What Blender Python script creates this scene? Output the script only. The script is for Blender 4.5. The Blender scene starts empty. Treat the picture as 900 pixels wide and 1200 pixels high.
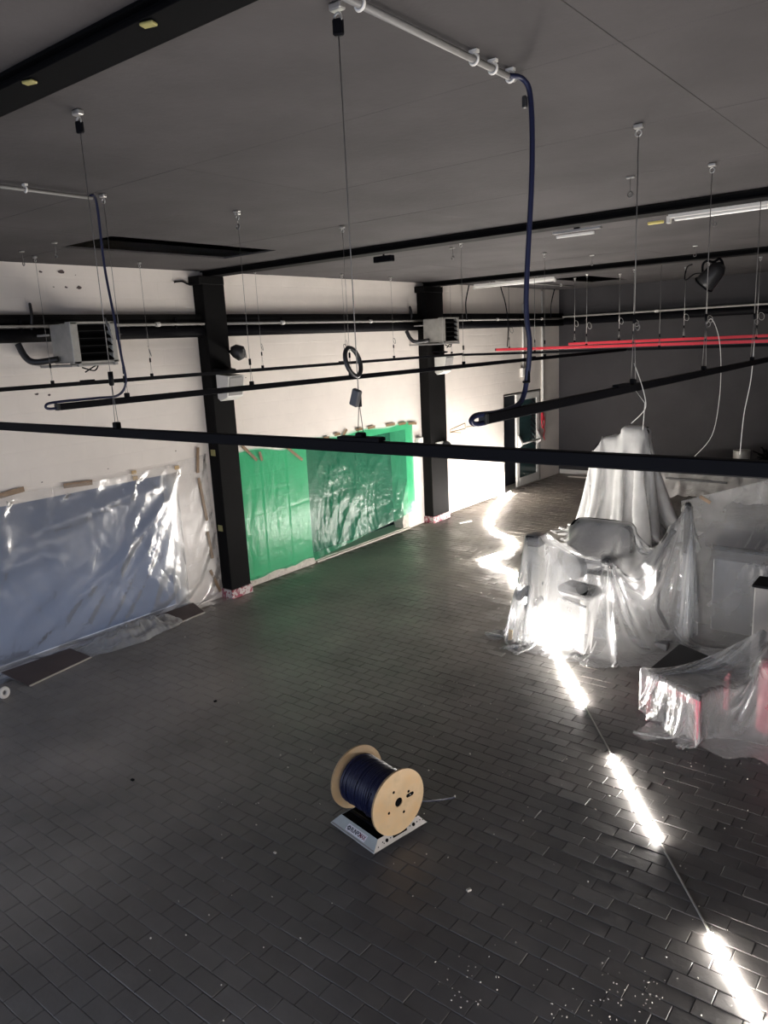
import bpy, math, random
import numpy as np
from mathutils import Vector, Matrix

# ------------------------------------------------------------------ camera, sky, exposure
scene = bpy.context.scene
C = scene.collection
PI = math.pi
random.seed(7)
CAM_H = 3.5
CAMX = (0.788579, 0.613027, -0.048383)
CAMY = (-0.096067, 0.200526, 0.974967)
CAMZ = (0.607383, -0.764191, 0.217022)
cam_data = bpy.data.cameras.new('camera')
cam_data.sensor_fit = 'VERTICAL'
cam_data.sensor_height = 36.0
cam_data.sensor_width = 27.0
cam_data.lens = 36.0 * 891.95 / 1200.0
cam_data.clip_start = 0.05
cam = bpy.data.objects.new('camera', cam_data)
C.objects.link(cam)
cam.matrix_world = Matrix((
    (CAMX[0], CAMY[0], CAMZ[0], 0.0),
    (CAMX[1], CAMY[1], CAMZ[1], 0.0),
    (CAMX[2], CAMY[2], CAMZ[2], CAM_H),
    (0, 0, 0, 1)))
scene.camera = cam

world = bpy.data.worlds.new('evening_sky')
scene.world = world
world.use_nodes = True
wbg = world.node_tree.nodes['Background']
wbg.inputs['Color'].default_value = (0.62, 0.71, 0.93, 1)
wbg.inputs['Strength'].default_value = 2.0

scene.view_settings.view_transform = 'Standard'
scene.view_settings.look = 'None'
scene.view_settings.exposure = 0.34
scene.view_settings.gamma = 1.0
scene.view_settings.use_curve_mapping = False
scene.cycles.max_bounces = 14
scene.cycles.transparent_max_bounces = 24
scene.cycles.sample_clamp_indirect = 6.0
LED_STRENGTH = 400.0

# ------------------------------------------------------------------ materials
def mat(name, col, rough=0.6, metal=0.0, spec=0.5, var=0.0, var_scale=6.0, bump=0.0, bump_scale=40.0,
        col2=None, col2_scale=2.0, col2_lo=0.45, col2_hi=0.65, emit=0.0, rough_var=0.0, coords='Object', rand=0.0):
    m = bpy.data.materials.new(name)
    m.use_nodes = True
    nt = m.node_tree
    N, L = nt.nodes, nt.links
    b = N['Principled BSDF']
    b.inputs['Roughness'].default_value = rough
    b.inputs['Metallic'].default_value = metal
    b.inputs['Specular IOR Level'].default_value = spec
    base = None
    tc = N.new('ShaderNodeTexCoord')
    geo = N.new('ShaderNodeNewGeometry')
    vec = geo.outputs['Position'] if coords == 'World' else tc.outputs['Object']
    def rgb(c):
        n = N.new('ShaderNodeRGB'); n.outputs[0].default_value = (*c, 1); return n.outputs[0]
    def noise(scale, detail=5.0, rough_=0.6):
        n = N.new('ShaderNodeTexNoise'); n.inputs['Scale'].default_value = scale
        n.inputs['Detail'].default_value = detail; n.inputs['Roughness'].default_value = rough_
        L.new(vec, n.inputs['Vector']); return n.outputs['Fac']
    out = rgb(col)
    if col2 is not None:
        mr = N.new('ShaderNodeMapRange'); mr.inputs[1].default_value = col2_lo; mr.inputs[2].default_value = col2_hi
        L.new(noise(col2_scale), mr.inputs[0])
        mx = N.new('ShaderNodeMix'); mx.data_type = 'RGBA'
        L.new(mr.outputs[0], mx.inputs[0]); L.new(out, mx.inputs[6]); L.new(rgb(col2), mx.inputs[7])
        out = mx.outputs[2]
    if var > 0 or rand > 0:
        hsv = N.new('ShaderNodeHueSaturation')
        L.new(out, hsv.inputs['Color'])
        mr = N.new('ShaderNodeMapRange'); mr.inputs[1].default_value = 0.3; mr.inputs[2].default_value = 0.7
        mr.inputs[3].default_value = 1 - var; mr.inputs[4].default_value = 1 + var
        L.new(noise(var_scale), mr.inputs[0])
        v = mr.outputs[0]
        if rand > 0:
            oi = N.new('ShaderNodeObjectInfo')
            ad = N.new('ShaderNodeMath'); ad.operation = 'ADD'
            L.new(oi.outputs['Random'], ad.inputs[0]); L.new(geo.outputs['Random Per Island'], ad.inputs[1])
            fr = N.new('ShaderNodeMath'); fr.operation = 'FRACT'; L.new(ad.outputs[0], fr.inputs[0])
            m2 = N.new('ShaderNodeMapRange'); m2.inputs[3].default_value = 1 - rand; m2.inputs[4].default_value = 1 + rand
            L.new(fr.outputs[0], m2.inputs[0])
            mu = N.new('ShaderNodeMath'); mu.operation = 'MULTIPLY'
            L.new(v, mu.inputs[0]); L.new(m2.outputs[0], mu.inputs[1]); v = mu.outputs[0]
        L.new(v, hsv.inputs['Value'])
        out = hsv.outputs['Color']
    L.new(out, b.inputs['Base Color'])
    if rough_var > 0:
        mr = N.new('ShaderNodeMapRange'); mr.inputs[1].default_value = 0.3; mr.inputs[2].default_value = 0.7
        mr.inputs[3].default_value = max(0.03, rough - rough_var); mr.inputs[4].default_value = min(1, rough + rough_var)
        L.new(noise(var_scale * 1.7), mr.inputs[0]); L.new(mr.outputs[0], b.inputs['Roughness'])
    if bump > 0:
        bp = N.new('ShaderNodeBump'); bp.inputs['Strength'].default_value = bump; bp.inputs['Distance'].default_value = 0.01
        L.new(noise(bump_scale, 6), bp.inputs['Height']); L.new(bp.outputs[0], b.inputs['Normal'])
    if emit > 0:
        b.inputs['Emission Color'].default_value = (*col, 1)
        b.inputs['Emission Strength'].default_value = emit
    return m

def film_mat(name, tint=(0.95, 0.96, 0.97), body=(0.82, 0.82, 0.82), opacity=0.4, op_var=0.15, transl=0.5,
             gloss_rough=0.18, gloss=1.0, bump=0.35, bump_scale=(6, 6, 6), coat=1.45, op_scale=2.5, edge=0.75):
    m = bpy.data.materials.new(name)
    m.use_nodes = True
    nt = m.node_tree
    N, L = nt.nodes, nt.links
    N.clear()
    outn = N.new('ShaderNodeOutputMaterial')
    tc = N.new('ShaderNodeTexCoord')
    mp = N.new('ShaderNodeMapping'); mp.inputs['Scale'].default_value = bump_scale
    L.new(tc.outputs['Object'], mp.inputs['Vector'])
    nz = N.new('ShaderNodeTexNoise'); nz.inputs['Scale'].default_value = 1.0; nz.inputs['Detail'].default_value = 6
    nz.inputs['Roughness'].default_value = 0.55; nz.inputs['Distortion'].default_value = 0.8
    L.new(mp.outputs[0], nz.inputs['Vector'])
    bp = N.new('ShaderNodeBump'); bp.inputs['Strength'].default_value = bump; bp.inputs['Distance'].default_value = 0.03
    L.new(nz.outputs['Fac'], bp.inputs['Height'])
    n2 = N.new('ShaderNodeTexNoise'); n2.inputs['Scale'].default_value = op_scale; n2.inputs['Detail'].default_value = 5
    L.new(tc.outputs['Object'], n2.inputs['Vector'])
    mr = N.new('ShaderNodeMapRange'); mr.inputs[1].default_value = 0.3; mr.inputs[2].default_value = 0.7
    mr.inputs[3].default_value = opacity - op_var; mr.inputs[4].default_value = opacity + op_var
    L.new(n2.outputs['Fac'], mr.inputs[0])
    lw = N.new('ShaderNodeLayerWeight'); lw.inputs['Blend'].default_value = 0.35
    ad = N.new('ShaderNodeMath'); ad.operation = 'MULTIPLY_ADD'; ad.use_clamp = True
    L.new(lw.outputs['Facing'], ad.inputs[0]); ad.inputs[1].default_value = edge; L.new(mr.outputs[0], ad.inputs[2])
    tr = N.new('ShaderNodeBsdfTransparent'); tr.inputs[0].default_value = (*tint, 1)
    df = N.new('ShaderNodeBsdfDiffuse'); df.inputs[0].default_value = (*body, 1); L.new(bp.outputs[0], df.inputs['Normal'])
    tl = N.new('ShaderNodeBsdfTranslucent'); tl.inputs[0].default_value = (*body, 1); L.new(bp.outputs[0], tl.inputs['Normal'])
    mb = N.new('ShaderNodeMixShader'); mb.inputs[0].default_value = transl
    L.new(df.outputs[0], mb.inputs[1]); L.new(tl.outputs[0], mb.inputs[2])
    m1 = N.new('ShaderNodeMixShader'); L.new(ad.outputs[0], m1.inputs[0]); L.new(tr.outputs[0], m1.inputs[1]); L.new(mb.outputs[0], m1.inputs[2])
    gl = N.new('ShaderNodeBsdfGlossy'); gl.inputs['Roughness'].default_value = gloss_rough; L.new(bp.outputs[0], gl.inputs['Normal'])
    fr = N.new('ShaderNodeFresnel'); fr.inputs['IOR'].default_value = coat; L.new(bp.outputs[0], fr.inputs['Normal'])
    fm = N.new('ShaderNodeMath'); fm.operation = 'MULTIPLY'; fm.use_clamp = True
    L.new(fr.outputs[0], fm.inputs[0]); fm.inputs[1].default_value = gloss
    m2 = N.new('ShaderNodeMixShader'); L.new(fm.outputs[0], m2.inputs[0]); L.new(m1.outputs[0], m2.inputs[1]); L.new(gl.outputs[0], m2.inputs[2])
    L.new(m2.outputs[0], outn.inputs['Surface'])
    return m

M = {}
M['wall'] = mat('wall_paint', (0.84, 0.775, 0.71), 0.75, var=0.05, var_scale=1.3, bump=0.25, bump_scale=9, coords='World', spec=0.3)
M['wall_dark'] = mat('dark_wall_paint', (0.040, 0.038, 0.041), 0.7, var=0.12, var_scale=1.2, bump=0.3, bump_scale=14, coords='World', spec=0.3)
def wall_extras(m):
    nt = m.node_tree; N, L = nt.nodes, nt.links
    geo = N.new('ShaderNodeNewGeometry'); sep = N.new('ShaderNodeSeparateXYZ'); L.new(geo.outputs['Position'], sep.inputs[0])
    cmb = N.new('ShaderNodeCombineXYZ'); L.new(sep.outputs['Y'], cmb.inputs['X']); L.new(sep.outputs['Z'], cmb.inputs['Y'])
    nz = N.new('ShaderNodeTexNoise'); nz.inputs['Scale'].default_value = 3; L.new(cmb.outputs[0], nz.inputs['Vector'])
    wob = N.new('ShaderNodeVectorMath'); wob.operation = 'MULTIPLY_ADD'; wob.inputs[1].default_value = (.03, .03, 0)
    L.new(nz.outputs['Color'], wob.inputs[0]); L.new(cmb.outputs[0], wob.inputs[2])
    br = N.new('ShaderNodeTexBrick'); br.inputs['Scale'].default_value = 1; br.inputs['Brick Width'].default_value = .5; br.inputs['Row Height'].default_value = .21
    br.inputs['Mortar Size'].default_value = .012; br.inputs['Mortar Smooth'].default_value = .9
    L.new(wob.outputs[0], br.inputs['Vector'])
    old = [n for n in N if n.type == 'BUMP'][0]
    bp = N.new('ShaderNodeBump'); bp.invert = True; bp.inputs['Strength'].default_value = .2; bp.inputs['Distance'].default_value = .008
    L.new(br.outputs['Fac'], bp.inputs['Height']); L.new(old.outputs[0], bp.inputs['Normal'])
    L.new(bp.outputs[0], N['Principled BSDF'].inputs['Normal'])
wall_extras(M['wall'])
M['plain_wall'] = mat('grey_wall_paint', (0.30, 0.29, 0.28), 0.8, coords='World', spec=0.2)
M['ceiling'] = mat('ceiling_paint', (0.058, 0.0535, 0.0545), 0.85, var=0.22, var_scale=0.9, bump=0.25, bump_scale=18, coords='World', spec=0.25)
M['ceiling_void'] = mat('ceiling_void', (0.03, 0.03, 0.03), 0.9)
M['brick'] = mat('painted_brick', (0.113, 0.109, 0.106), 0.44, var=0.30, var_scale=0.9, bump=0.22, bump_scale=26, rand=0.09,
                 col2=(0.150, 0.139, 0.129), col2_scale=0.35, col2_lo=0.42, col2_hi=0.62, rough_var=0.12, coords='World')
def left_floor_tone(m):
    # patchy paler tone in the floor colour, stronger towards the left wall
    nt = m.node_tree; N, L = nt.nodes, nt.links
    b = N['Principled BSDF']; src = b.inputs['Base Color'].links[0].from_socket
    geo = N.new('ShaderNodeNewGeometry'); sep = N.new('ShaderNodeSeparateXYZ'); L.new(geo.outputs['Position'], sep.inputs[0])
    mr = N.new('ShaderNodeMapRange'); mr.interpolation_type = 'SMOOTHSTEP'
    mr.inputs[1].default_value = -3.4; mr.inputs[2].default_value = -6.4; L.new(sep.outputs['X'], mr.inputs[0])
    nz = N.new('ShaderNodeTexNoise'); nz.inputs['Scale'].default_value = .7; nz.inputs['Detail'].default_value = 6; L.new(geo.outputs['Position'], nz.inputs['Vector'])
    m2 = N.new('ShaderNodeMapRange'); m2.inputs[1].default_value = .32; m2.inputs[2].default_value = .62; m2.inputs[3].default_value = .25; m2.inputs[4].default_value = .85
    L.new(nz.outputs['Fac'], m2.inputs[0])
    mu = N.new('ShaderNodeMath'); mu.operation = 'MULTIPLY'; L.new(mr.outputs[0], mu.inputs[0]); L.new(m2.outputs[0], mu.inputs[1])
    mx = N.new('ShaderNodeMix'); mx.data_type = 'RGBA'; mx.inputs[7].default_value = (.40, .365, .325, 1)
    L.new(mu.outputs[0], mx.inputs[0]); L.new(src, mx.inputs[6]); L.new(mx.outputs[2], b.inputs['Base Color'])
M['joint'] = mat('joint_mortar', (0.048, 0.047, 0.046), 0.9, coords='World')
left_floor_tone(M['brick']); left_floor_tone(M['joint'])
M['black_steel'] = mat('black_steel', (0.0045, 0.0043, 0.0045), 0.75, spec=0.12, var=0.2, var_scale=3, bump=0.1, bump_scale=30)
M['black'] = mat('black_metal', (0.003, 0.003, 0.0045), 0.6, spec=0.10)
M['matte_black'] = mat('matte_black', (0.003, 0.003, 0.0035), 0.85, spec=0.06)
M['black_plastic'] = mat('black_plastic', (0.018, 0.018, 0.020), 0.45)
M['grey_plastic'] = mat('grey_plastic', (0.075, 0.075, 0.08), 0.5)
M['grey_metal'] = mat('grey_metal', (0.42, 0.41, 0.38), 0.45, metal=0.3, var=0.12, var_scale=8)
M['galv'] = mat('galvanised_metal', (0.55, 0.54, 0.52), 0.38, metal=0.8, var=0.15, var_scale=14)
M['wire'] = mat('steel_wire', (0.17, 0.165, 0.16), 0.5, metal=0.5)
M['dim_conduit'] = mat('dim_conduit', (0.20, 0.195, 0.19), 0.45)
M['white_plastic'] = mat('white_plastic', (0.72, 0.70, 0.66), 0.5)
M['white_pvc'] = mat('white_pvc', (0.70, 0.69, 0.65), 0.4, var=0.06)
M['grey_conduit'] = mat('grey_conduit', (0.36, 0.35, 0.33), 0.5)
M['navy'] = mat('navy_cable', (0.008, 0.011, 0.042), 0.38)
M['plywood'] = mat('plywood', (0.56, 0.40, 0.235), 0.55, var=0.12, var_scale=14, col2=(0.50, 0.32, 0.16), col2_scale=7, col2_lo=0.5, col2_hi=0.75)
M['plywood_edge'] = mat('plywood_edge', (0.42, 0.29, 0.16), 0.7, var=0.2, var_scale=40)
M['slate'] = mat('slate_grey_metal', (0.40, 0.435, 0.435), 0.42, metal=0.15, var=0.08)
M['alu'] = mat('brushed_aluminium', (0.30, 0.285, 0.28), 0.45, metal=0.6, var=0.1, var_scale=20)
M['label_white'] = mat('label_paper', (0.72, 0.71, 0.74), 0.5)
M['ink'] = mat('dark_ink', (0.02, 0.018, 0.03), 0.6)
M['ink_red'] = mat('red_ink', (0.16, 0.02, 0.04), 0.6)
M['red_track'] = mat('red_metal', (0.60, 0.035, 0.055), 0.4)
M['red'] = mat('red_paint', (0.30, 0.02, 0.045), 0.45)
M['pink'] = mat('faded_red_paint', (0.42, 0.055, 0.095), 0.5)
M['tape'] = mat('brown_tape', (0.26, 0.17, 0.10), 0.4, var=0.15, var_scale=30)
M['tan_tape'] = mat('tan_tape', (0.55, 0.38, 0.18), 0.5)
M['olive_tape'] = mat('olive_tape', (0.30, 0.27, 0.10), 0.5)
M['barrier'] = mat('red_white_tape', (0.62, 0.55, 0.53), 0.5, col2=(0.30, 0.03, 0.06), col2_scale=22, col2_lo=0.47, col2_hi=0.53)
M['plaster'] = mat('raw_plaster', (0.62, 0.57, 0.51), 0.9, var=0.15, var_scale=12, bump=0.6, bump_scale=30, col2=(0.36, 0.31, 0.27), col2_scale=10, col2_lo=0.55, col2_hi=0.7)
M['slab'] = mat('brown_board', (0.085, 0.062, 0.058), 0.6, var=0.15, var_scale=5)
M['slab_edge'] = mat('pale_board_edge', (0.55, 0.50, 0.45), 0.8)
M['teal_glass'] = mat('teal_glass', (0.018, 0.050, 0.052), 0.12, spec=0.6)
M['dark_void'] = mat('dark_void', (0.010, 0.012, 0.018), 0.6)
M['asphalt'] = mat('outside_paving', (0.72, 0.72, 0.72), 0.9, coords='World')
M['sky_blocker'] = mat('sky_blocker_grey', (0.42, 0.42, 0.42), 0.9, coords='World')  # grey of the wall added outside to hide the sky
M['crumb'] = mat('pale_crumbs', (0.60, 0.56, 0.50), 0.8)
M['brown_line'] = mat('brown_marker', (0.30, 0.19, 0.06), 0.7)
M['tube_glass'] = mat('unlit_tube_glass', (0.80, 0.79, 0.76), 0.25)
M['yellow'] = mat('yellow_plastic', (0.75, 0.62, 0.20), 0.5)
M['rubber_floor'] = mat('black_platform_top', (0.020, 0.020, 0.023), 0.6)
M['led'] = mat('lit_led', (1.0, 0.94, 0.875), 0.5, emit=LED_STRENGTH)
M['led_near'] = mat('lit_led_near_end', (1.0, 0.94, 0.875), 0.5, emit=LED_STRENGTH * 0.6)
M['led_off'] = mat('unlit_led_back', (0.42, 0.40, 0.36), 0.3)
M['film'] = film_mat('clear_dust_sheet', opacity=0.20, op_var=0.07, bump=0.8, bump_scale=(9, 9, 4), gloss_rough=0.12, body=(.9, .9, .9), gloss=0.9)
M['film_back'] = film_mat('milky_dust_sheet', opacity=0.56, op_var=0.10, bump=0.6, bump_scale=(10, 10, 2), body=(.93, .92, .91), transl=0.28)
M['film_thin'] = film_mat('thin_dust_sheet', opacity=0.25, op_var=0.07, bump=0.8, bump_scale=(9, 9, 5), gloss_rough=0.26, body=(.9, .9, .9), gloss=0.55)
M['film_blue'] = film_mat('window_dust_sheet', tint=(0.985, 0.985, 0.985), body=(0.88, 0.88, 0.89), opacity=0.20, op_var=0.07, bump=0.5, bump_scale=(2, 3.0, 1.6), gloss_rough=0.26, transl=0.38, edge=0.10, gloss=0.55)
M['film_green'] = film_mat('green_dust_sheet', tint=(0.30, 0.80, 0.56), body=(0.10, 0.55, 0.32), opacity=0.26, op_var=0.05, bump=0.25, bump_scale=(2, 5, 2.0), gloss_rough=0.27, gloss=0.055, edge=0.16, transl=0.35)
M['film_mid'] = film_mat('curtain_dust_sheet', opacity=0.23, op_var=0.07, bump=0.7, bump_scale=(9, 9, 5), gloss_rough=0.2, body=(.9, .9, .9), gloss=0.8)
M['sky_diffuser'] = mat('sky_diffuser_pane', (0.135, 0.155, 0.195), 0.5)  # pane added behind the window sheet, blurring and dimming the sky light
M['sky_diffuser'].node_tree.nodes['Principled BSDF'].inputs['Transmission Weight'].default_value = 1.0
M['sky_diffuser'].node_tree.nodes['Principled BSDF'].inputs['IOR'].default_value = 1.25

# ------------------------------------------------------------------ mesh helpers
class MB:
    def __init__(self):
        self.v, self.f, self.mi, self.sm = [], [], [], []
    def quad(self, idx, mi=0, smooth=False):
        self.f.append(tuple(idx)); self.mi.append(mi); self.sm.append(smooth)
    def add(self, verts, faces, mi=0, smooth=False):
        o = len(self.v)
        self.v += [tuple(p) for p in verts]
        for f in faces:
            self.quad([i + o for i in f], mi, smooth)
        return self
    def box(self, c, s, rot=None, bev=0.0, mi=0):
        hx, hy, hz = s[0] / 2, s[1] / 2, s[2] / 2
        c = Vector(c)
        if bev <= 0:
            P = [Vector((x, y, z)) for x in (-hx, hx) for y in (-hy, hy) for z in (-hz, hz)]
            F = [(0, 1, 3, 2), (4, 6, 7, 5), (0, 4, 5, 1), (2, 3, 7, 6), (0, 2, 6, 4), (1, 5, 7, 3)]
        else:
            bev = min(bev, hx * .9, hy * .9, hz * .9)
            P, F, idx = [], [], {}
            for sx in (-1, 1):
                for sy in (-1, 1):
                    for sz in (-1, 1):
                        for a in range(3):
                            p = [sx * (hx - bev), sy * (hy - bev), sz * (hz - bev)]
                            p[a] = (sx, sy, sz)[a] * (hx, hy, hz)[a]
                            idx[(sx, sy, sz, a)] = len(P); P.append(Vector(p))
            for a in range(3):
                b, d = [(1, 2), (0, 2), (0, 1)][a]
                for s_ in (-1, 1):
                    ring = []
                    for (u, w) in ((-1, -1), (1, -1), (1, 1), (-1, 1)):
                        k = [0, 0, 0]; k[a] = s_; k[b] = u; k[d] = w
                        ring.append(idx[(*k, a)])
                    F.append(tuple(ring))
            for a in range(3):
                b, d = [(1, 2), (0, 2), (0, 1)][a]
                for s1 in (-1, 1):
                    for s2 in (-1, 1):
                        k1 = [0, 0, 0]; k1[a] = -1; k1[b] = s1; k1[d] = s2
                        k2 = list(k1); k2[a] = 1
                        F.append((idx[(*k1, b)], idx[(*k2, b)], idx[(*k2, d)], idx[(*k1, d)]))
            for sx in (-1, 1):
                for sy in (-1, 1):
                    for sz in (-1, 1):
                        F.append(tuple(idx[(sx, sy, sz, a)] for a in range(3)))
        R = rot if rot is not None else Matrix.Identity(3)
        return self.add([R @ p + c for p in P], F, mi)
    def tube(self, pts, r, n=8, caps=True, mi=0, smooth=True, rs=None):
        pts = [Vector(p) for p in pts]
        k = len(pts)
        up = None
        o = len(self.v)
        for i, p in enumerate(pts):
            t = (pts[min(i + 1, k - 1)] - pts[max(i - 1, 0)])
            t = t.normalized() if t.length > 1e-9 else Vector((0, 0, 1))
            if up is None:
                up = Vector((0, 0, 1)) if abs(t.z) < 0.9 else Vector((1, 0, 0))
            a = t.cross(up)
            if a.length < 1e-6:
                a = t.cross(Vector((0, 1, 0.3)))
            a.normalize(); b = a.cross(t).normalized(); up = b
            rr = rs[i] if rs else r
            for j in range(n):
                th = 2 * PI * j / n
                self.v.append(tuple(p + a * (math.cos(th) * rr) + b * (math.sin(th) * rr)))
        for i in range(k - 1):
            for j in range(n):
                j2 = (j + 1) % n
                self.quad((o + i * n + j, o + i * n + j2, o + (i + 1) * n + j2, o + (i + 1) * n + j), mi, smooth)
        if caps:
            self.quad([o + j for j in range(n)][::-1], mi)
            self.quad([o + (k - 1) * n + j for j in range(n)], mi)
        return self
    def cyl(self, a, b, r, n=16, mi=0, r2=None):
        return self.tube([a, b], r, n, True, mi, True, rs=[r, r if r2 is None else r2])
    def torus(self, c, axis, R, r, n=24, m=6, mi=0, a0=0, a1=2 * PI):
        axis = Vector(axis).normalized()
        u = axis.orthogonal().normalized(); w = axis.cross(u)
        full = abs(a1 - a0 - 2 * PI) < 1e-6
        o = len(self.v)
        cnt = n if full else n + 1
        for i in range(cnt):
            th = a0 + (a1 - a0) * i / n
            d = u * math.cos(th) + w * math.sin(th)
            for j in range(m):
                ph = 2 * PI * j / m
                self.v.append(tuple(Vector(c) + d * (R + r * math.cos(ph)) + axis * (r * math.sin(ph))))
        for i in range(n):
            i2 = (i + 1) % cnt
            for j in range(m):
                j2 = (j + 1) % m
                self.quad((o + i * m + j, o + i2 * m + j, o + i2 * m + j2, o + i * m + j2), mi, True)
        return self
    def ball(self, c, r, n=12, m=8, sc=(1, 1, 1), mi=0):
        o = len(self.v)
        for i in range(m + 1):
            ph = PI * i / m
            for j in range(n):
                th = 2 * PI * j / n
                self.v.append((c[0] + r * sc[0] * math.sin(ph) * math.cos(th), c[1] + r * sc[1] * math.sin(ph) * math.sin(th), c[2] + r * sc[2] * math.cos(ph)))
        for i in range(m):
            for j in range(n):
                j2 = (j + 1) % n
                self.quad((o + i * n + j, o + (i + 1) * n + j, o + (i + 1) * n + j2, o + i * n + j2), mi, True)
        return self
    def prism(self, poly, axis_vec, mi=0):
        n = len(poly); av = Vector(axis_vec)
        V = [Vector(p) for p in poly] + [Vector(p) + av for p in poly]
        F = [tuple(range(n))[::-1], tuple(range(n, 2 * n))] + [(i, (i + 1) % n, n + (i + 1) % n, n + i) for i in range(n)]
        return self.add(V, F, mi)
    def build(self, name, mats, parent=None, loc=None, shift=None):
        me = bpy.data.meshes.new(name)
        V = self.v
        if shift is not None:
            V = [(p[0] - shift[0], p[1] - shift[1], p[2] - shift[2]) for p in V]
        me.from_pydata(V, [], self.f)
        if not isinstance(mats, (list, tuple)):
            mats = [mats]
        for m in mats:
            me.materials.append(m)
        me.polygons.foreach_set('material_index', self.mi)
        me.polygons.foreach_set('use_smooth', self.sm)
        me.update()
        o = bpy.data.objects.new(name, me)
        C.objects.link(o)
        if parent is not None:
            o.parent = parent
        if loc is not None:
            o.location = loc
        return o

def tag(o, label=None, cat=None, group=None, kind=None):
    if label: o['label'] = label
    if cat: o['category'] = cat
    if group: o['group'] = group
    if kind: o['kind'] = kind
    return o

def thing(name, label, cat, loc=(0, 0, 0), group=None):
    """an Empty at the thing's base; its parts are built in world coordinates and shifted to it"""
    o = bpy.data.objects.new(name, None)
    o.empty_display_size = 0.1
    C.objects.link(o)
    o.location = loc
    return tag(o, label, cat, group)

def world_loc(o):
    p = Vector((0, 0, 0))
    while o is not None:
        p = p + o.location; o = o.parent
    return tuple(p)

def part(name, mb, m, parent, label=None, kind=None):
    o = mb.build(name, m, parent, shift=world_loc(parent))
    return tag(o, label, kind=kind)

def single(name, mb, m, label, cat, loc, group=None):
    o = mb.build(name, m, None, shift=loc)
    o.location = loc
    return tag(o, label, cat, group)

def rz(a): return Matrix.Rotation(a, 3, 'Z')

def smooth_path(P, n=8):
    P = [Vector(p) for p in P]
    if len(P) < 3: return P
    out = []
    for i in range(len(P) - 1):
        p0, p1, p2, p3 = P[max(i - 1, 0)], P[i], P[i + 1], P[min(i + 2, len(P) - 1)]
        for k in range(n):
            t = k / n
            out.append(0.5 * ((2 * p1) + (p2 - p0) * t + (2 * p0 - 5 * p1 + 4 * p2 - p3) * t * t + (3 * p1 - p0 - 3 * p2 + p3) * t ** 3))
    out.append(P[-1])
    return out
# ------------------------------------------------------------------ the room
WX, BY, CZ = -8.48, 18.0, 4.55          # left wall plane, back wall plane, ceiling height
RX, NY = 3.6, -3.0                      # right wall, wall behind the viewer

def holed_slab(name, axis, a, b, us, vs, holes, m, kind='structure'):
    """a slab between planes a and b on one axis, gridded by us x vs, with rectangular holes (shared vertices, so one solid)"""
    us = sorted(set(us + [h[0] for h in holes] + [h[1] for h in holes]))
    vs = sorted(set(vs + [h[2] for h in holes] + [h[3] for h in holes]))
    nu, nv = len(us) - 1, len(vs) - 1
    def solid(i, j):
        if i < 0 or j < 0 or i >= nu or j >= nv: return False
        u, v = (us[i] + us[i + 1]) / 2, (vs[j] + vs[j + 1]) / 2
        return not any(h[0] < u < h[1] and h[2] < v < h[3] for h in holes)
    mb = MB(); idx = {}
    def vert(i, j, s):
        k = (i, j, s)
        if k not in idx:
            w = (a, b)[s]
            p = {'x': (w, us[i], vs[j]), 'y': (us[i], w, vs[j]), 'z': (us[i], vs[j], w)}[axis]
            idx[k] = len(mb.v); mb.v.append(p)
        return idx[k]
    for i in range(nu):
        for j in range(nv):
            if not solid(i, j): continue
            for s in (0, 1):
                mb.quad((vert(i, j, s), vert(i + 1, j, s), vert(i + 1, j + 1, s), vert(i, j + 1, s)))
            if not solid(i - 1, j): mb.quad((vert(i, j, 0), vert(i, j + 1, 0), vert(i, j + 1, 1), vert(i, j, 1)))
            if not solid(i + 1, j): mb.quad((vert(i + 1, j, 0), vert(i + 1, j + 1, 0), vert(i + 1, j + 1, 1), vert(i + 1, j, 1)))
            if not solid(i, j - 1): mb.quad((vert(i, j, 0), vert(i + 1, j, 0), vert(i + 1, j, 1), vert(i, j, 1)))
            if not solid(i, j + 1): mb.quad((vert(i, j + 1, 0), vert(i + 1, j + 1, 0), vert(i + 1, j + 1, 1), vert(i, j + 1, 1)))
    o = mb.build(name, m)
    return tag(o, kind=kind)

BLUE = (0.6, 6.22, 0.0, 1.93)
GREEN = (8.74, 11.42, 0.035, 1.90)
DOOR = (15.20, 16.92, 0.0, 2.20)
wall_left = holed_slab('wall_left', 'x', WX, WX - 0.36, [NY, BY + .3], [-0.05, 4.9], [BLUE, GREEN, DOOR], M['wall'])
wall_back = holed_slab('wall_back', 'y', BY, BY + 0.3, [WX - .36, RX], [-0.05, 4.9], [], M['wall_dark'])
wall_right = holed_slab('wall_right', 'x', RX, RX + 0.3, [NY, BY + .3], [-0.05, 4.9], [], M['plain_wall'])
# unseen window opening added behind the viewer; its sky light fills the near floor
wall_near = holed_slab('wall_near', 'y', NY, NY - 0.3, [WX - .36, RX + .3], [-0.05, 4.9], [(-7.6, 3.0, 0.3, 3.6)], M['plain_wall'])
tag(MB().box((-1.0, NY - 5.4, -0.2), (22.0, 10.0, 0.1)).build('trim_8', M['asphalt']), kind='structure')
ceiling = holed_slab('ceiling', 'z', 4.86, 4.96, [WX - .36, RX + .3], [NY - .3, BY + .3], [], M['ceiling_void'])
floor = holed_slab('floor', 'z', -0.007, -0.12, [WX - .36, RX + .3], [NY - .3, BY + .3], [], M['joint'])
base = MB().box((-3.0, BY - 0.012, 0.055), (10.9, 0.024, 0.11), bev=0.005)
tag(base.build('baseboard_back', M['white_plastic']), kind='structure')
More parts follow.
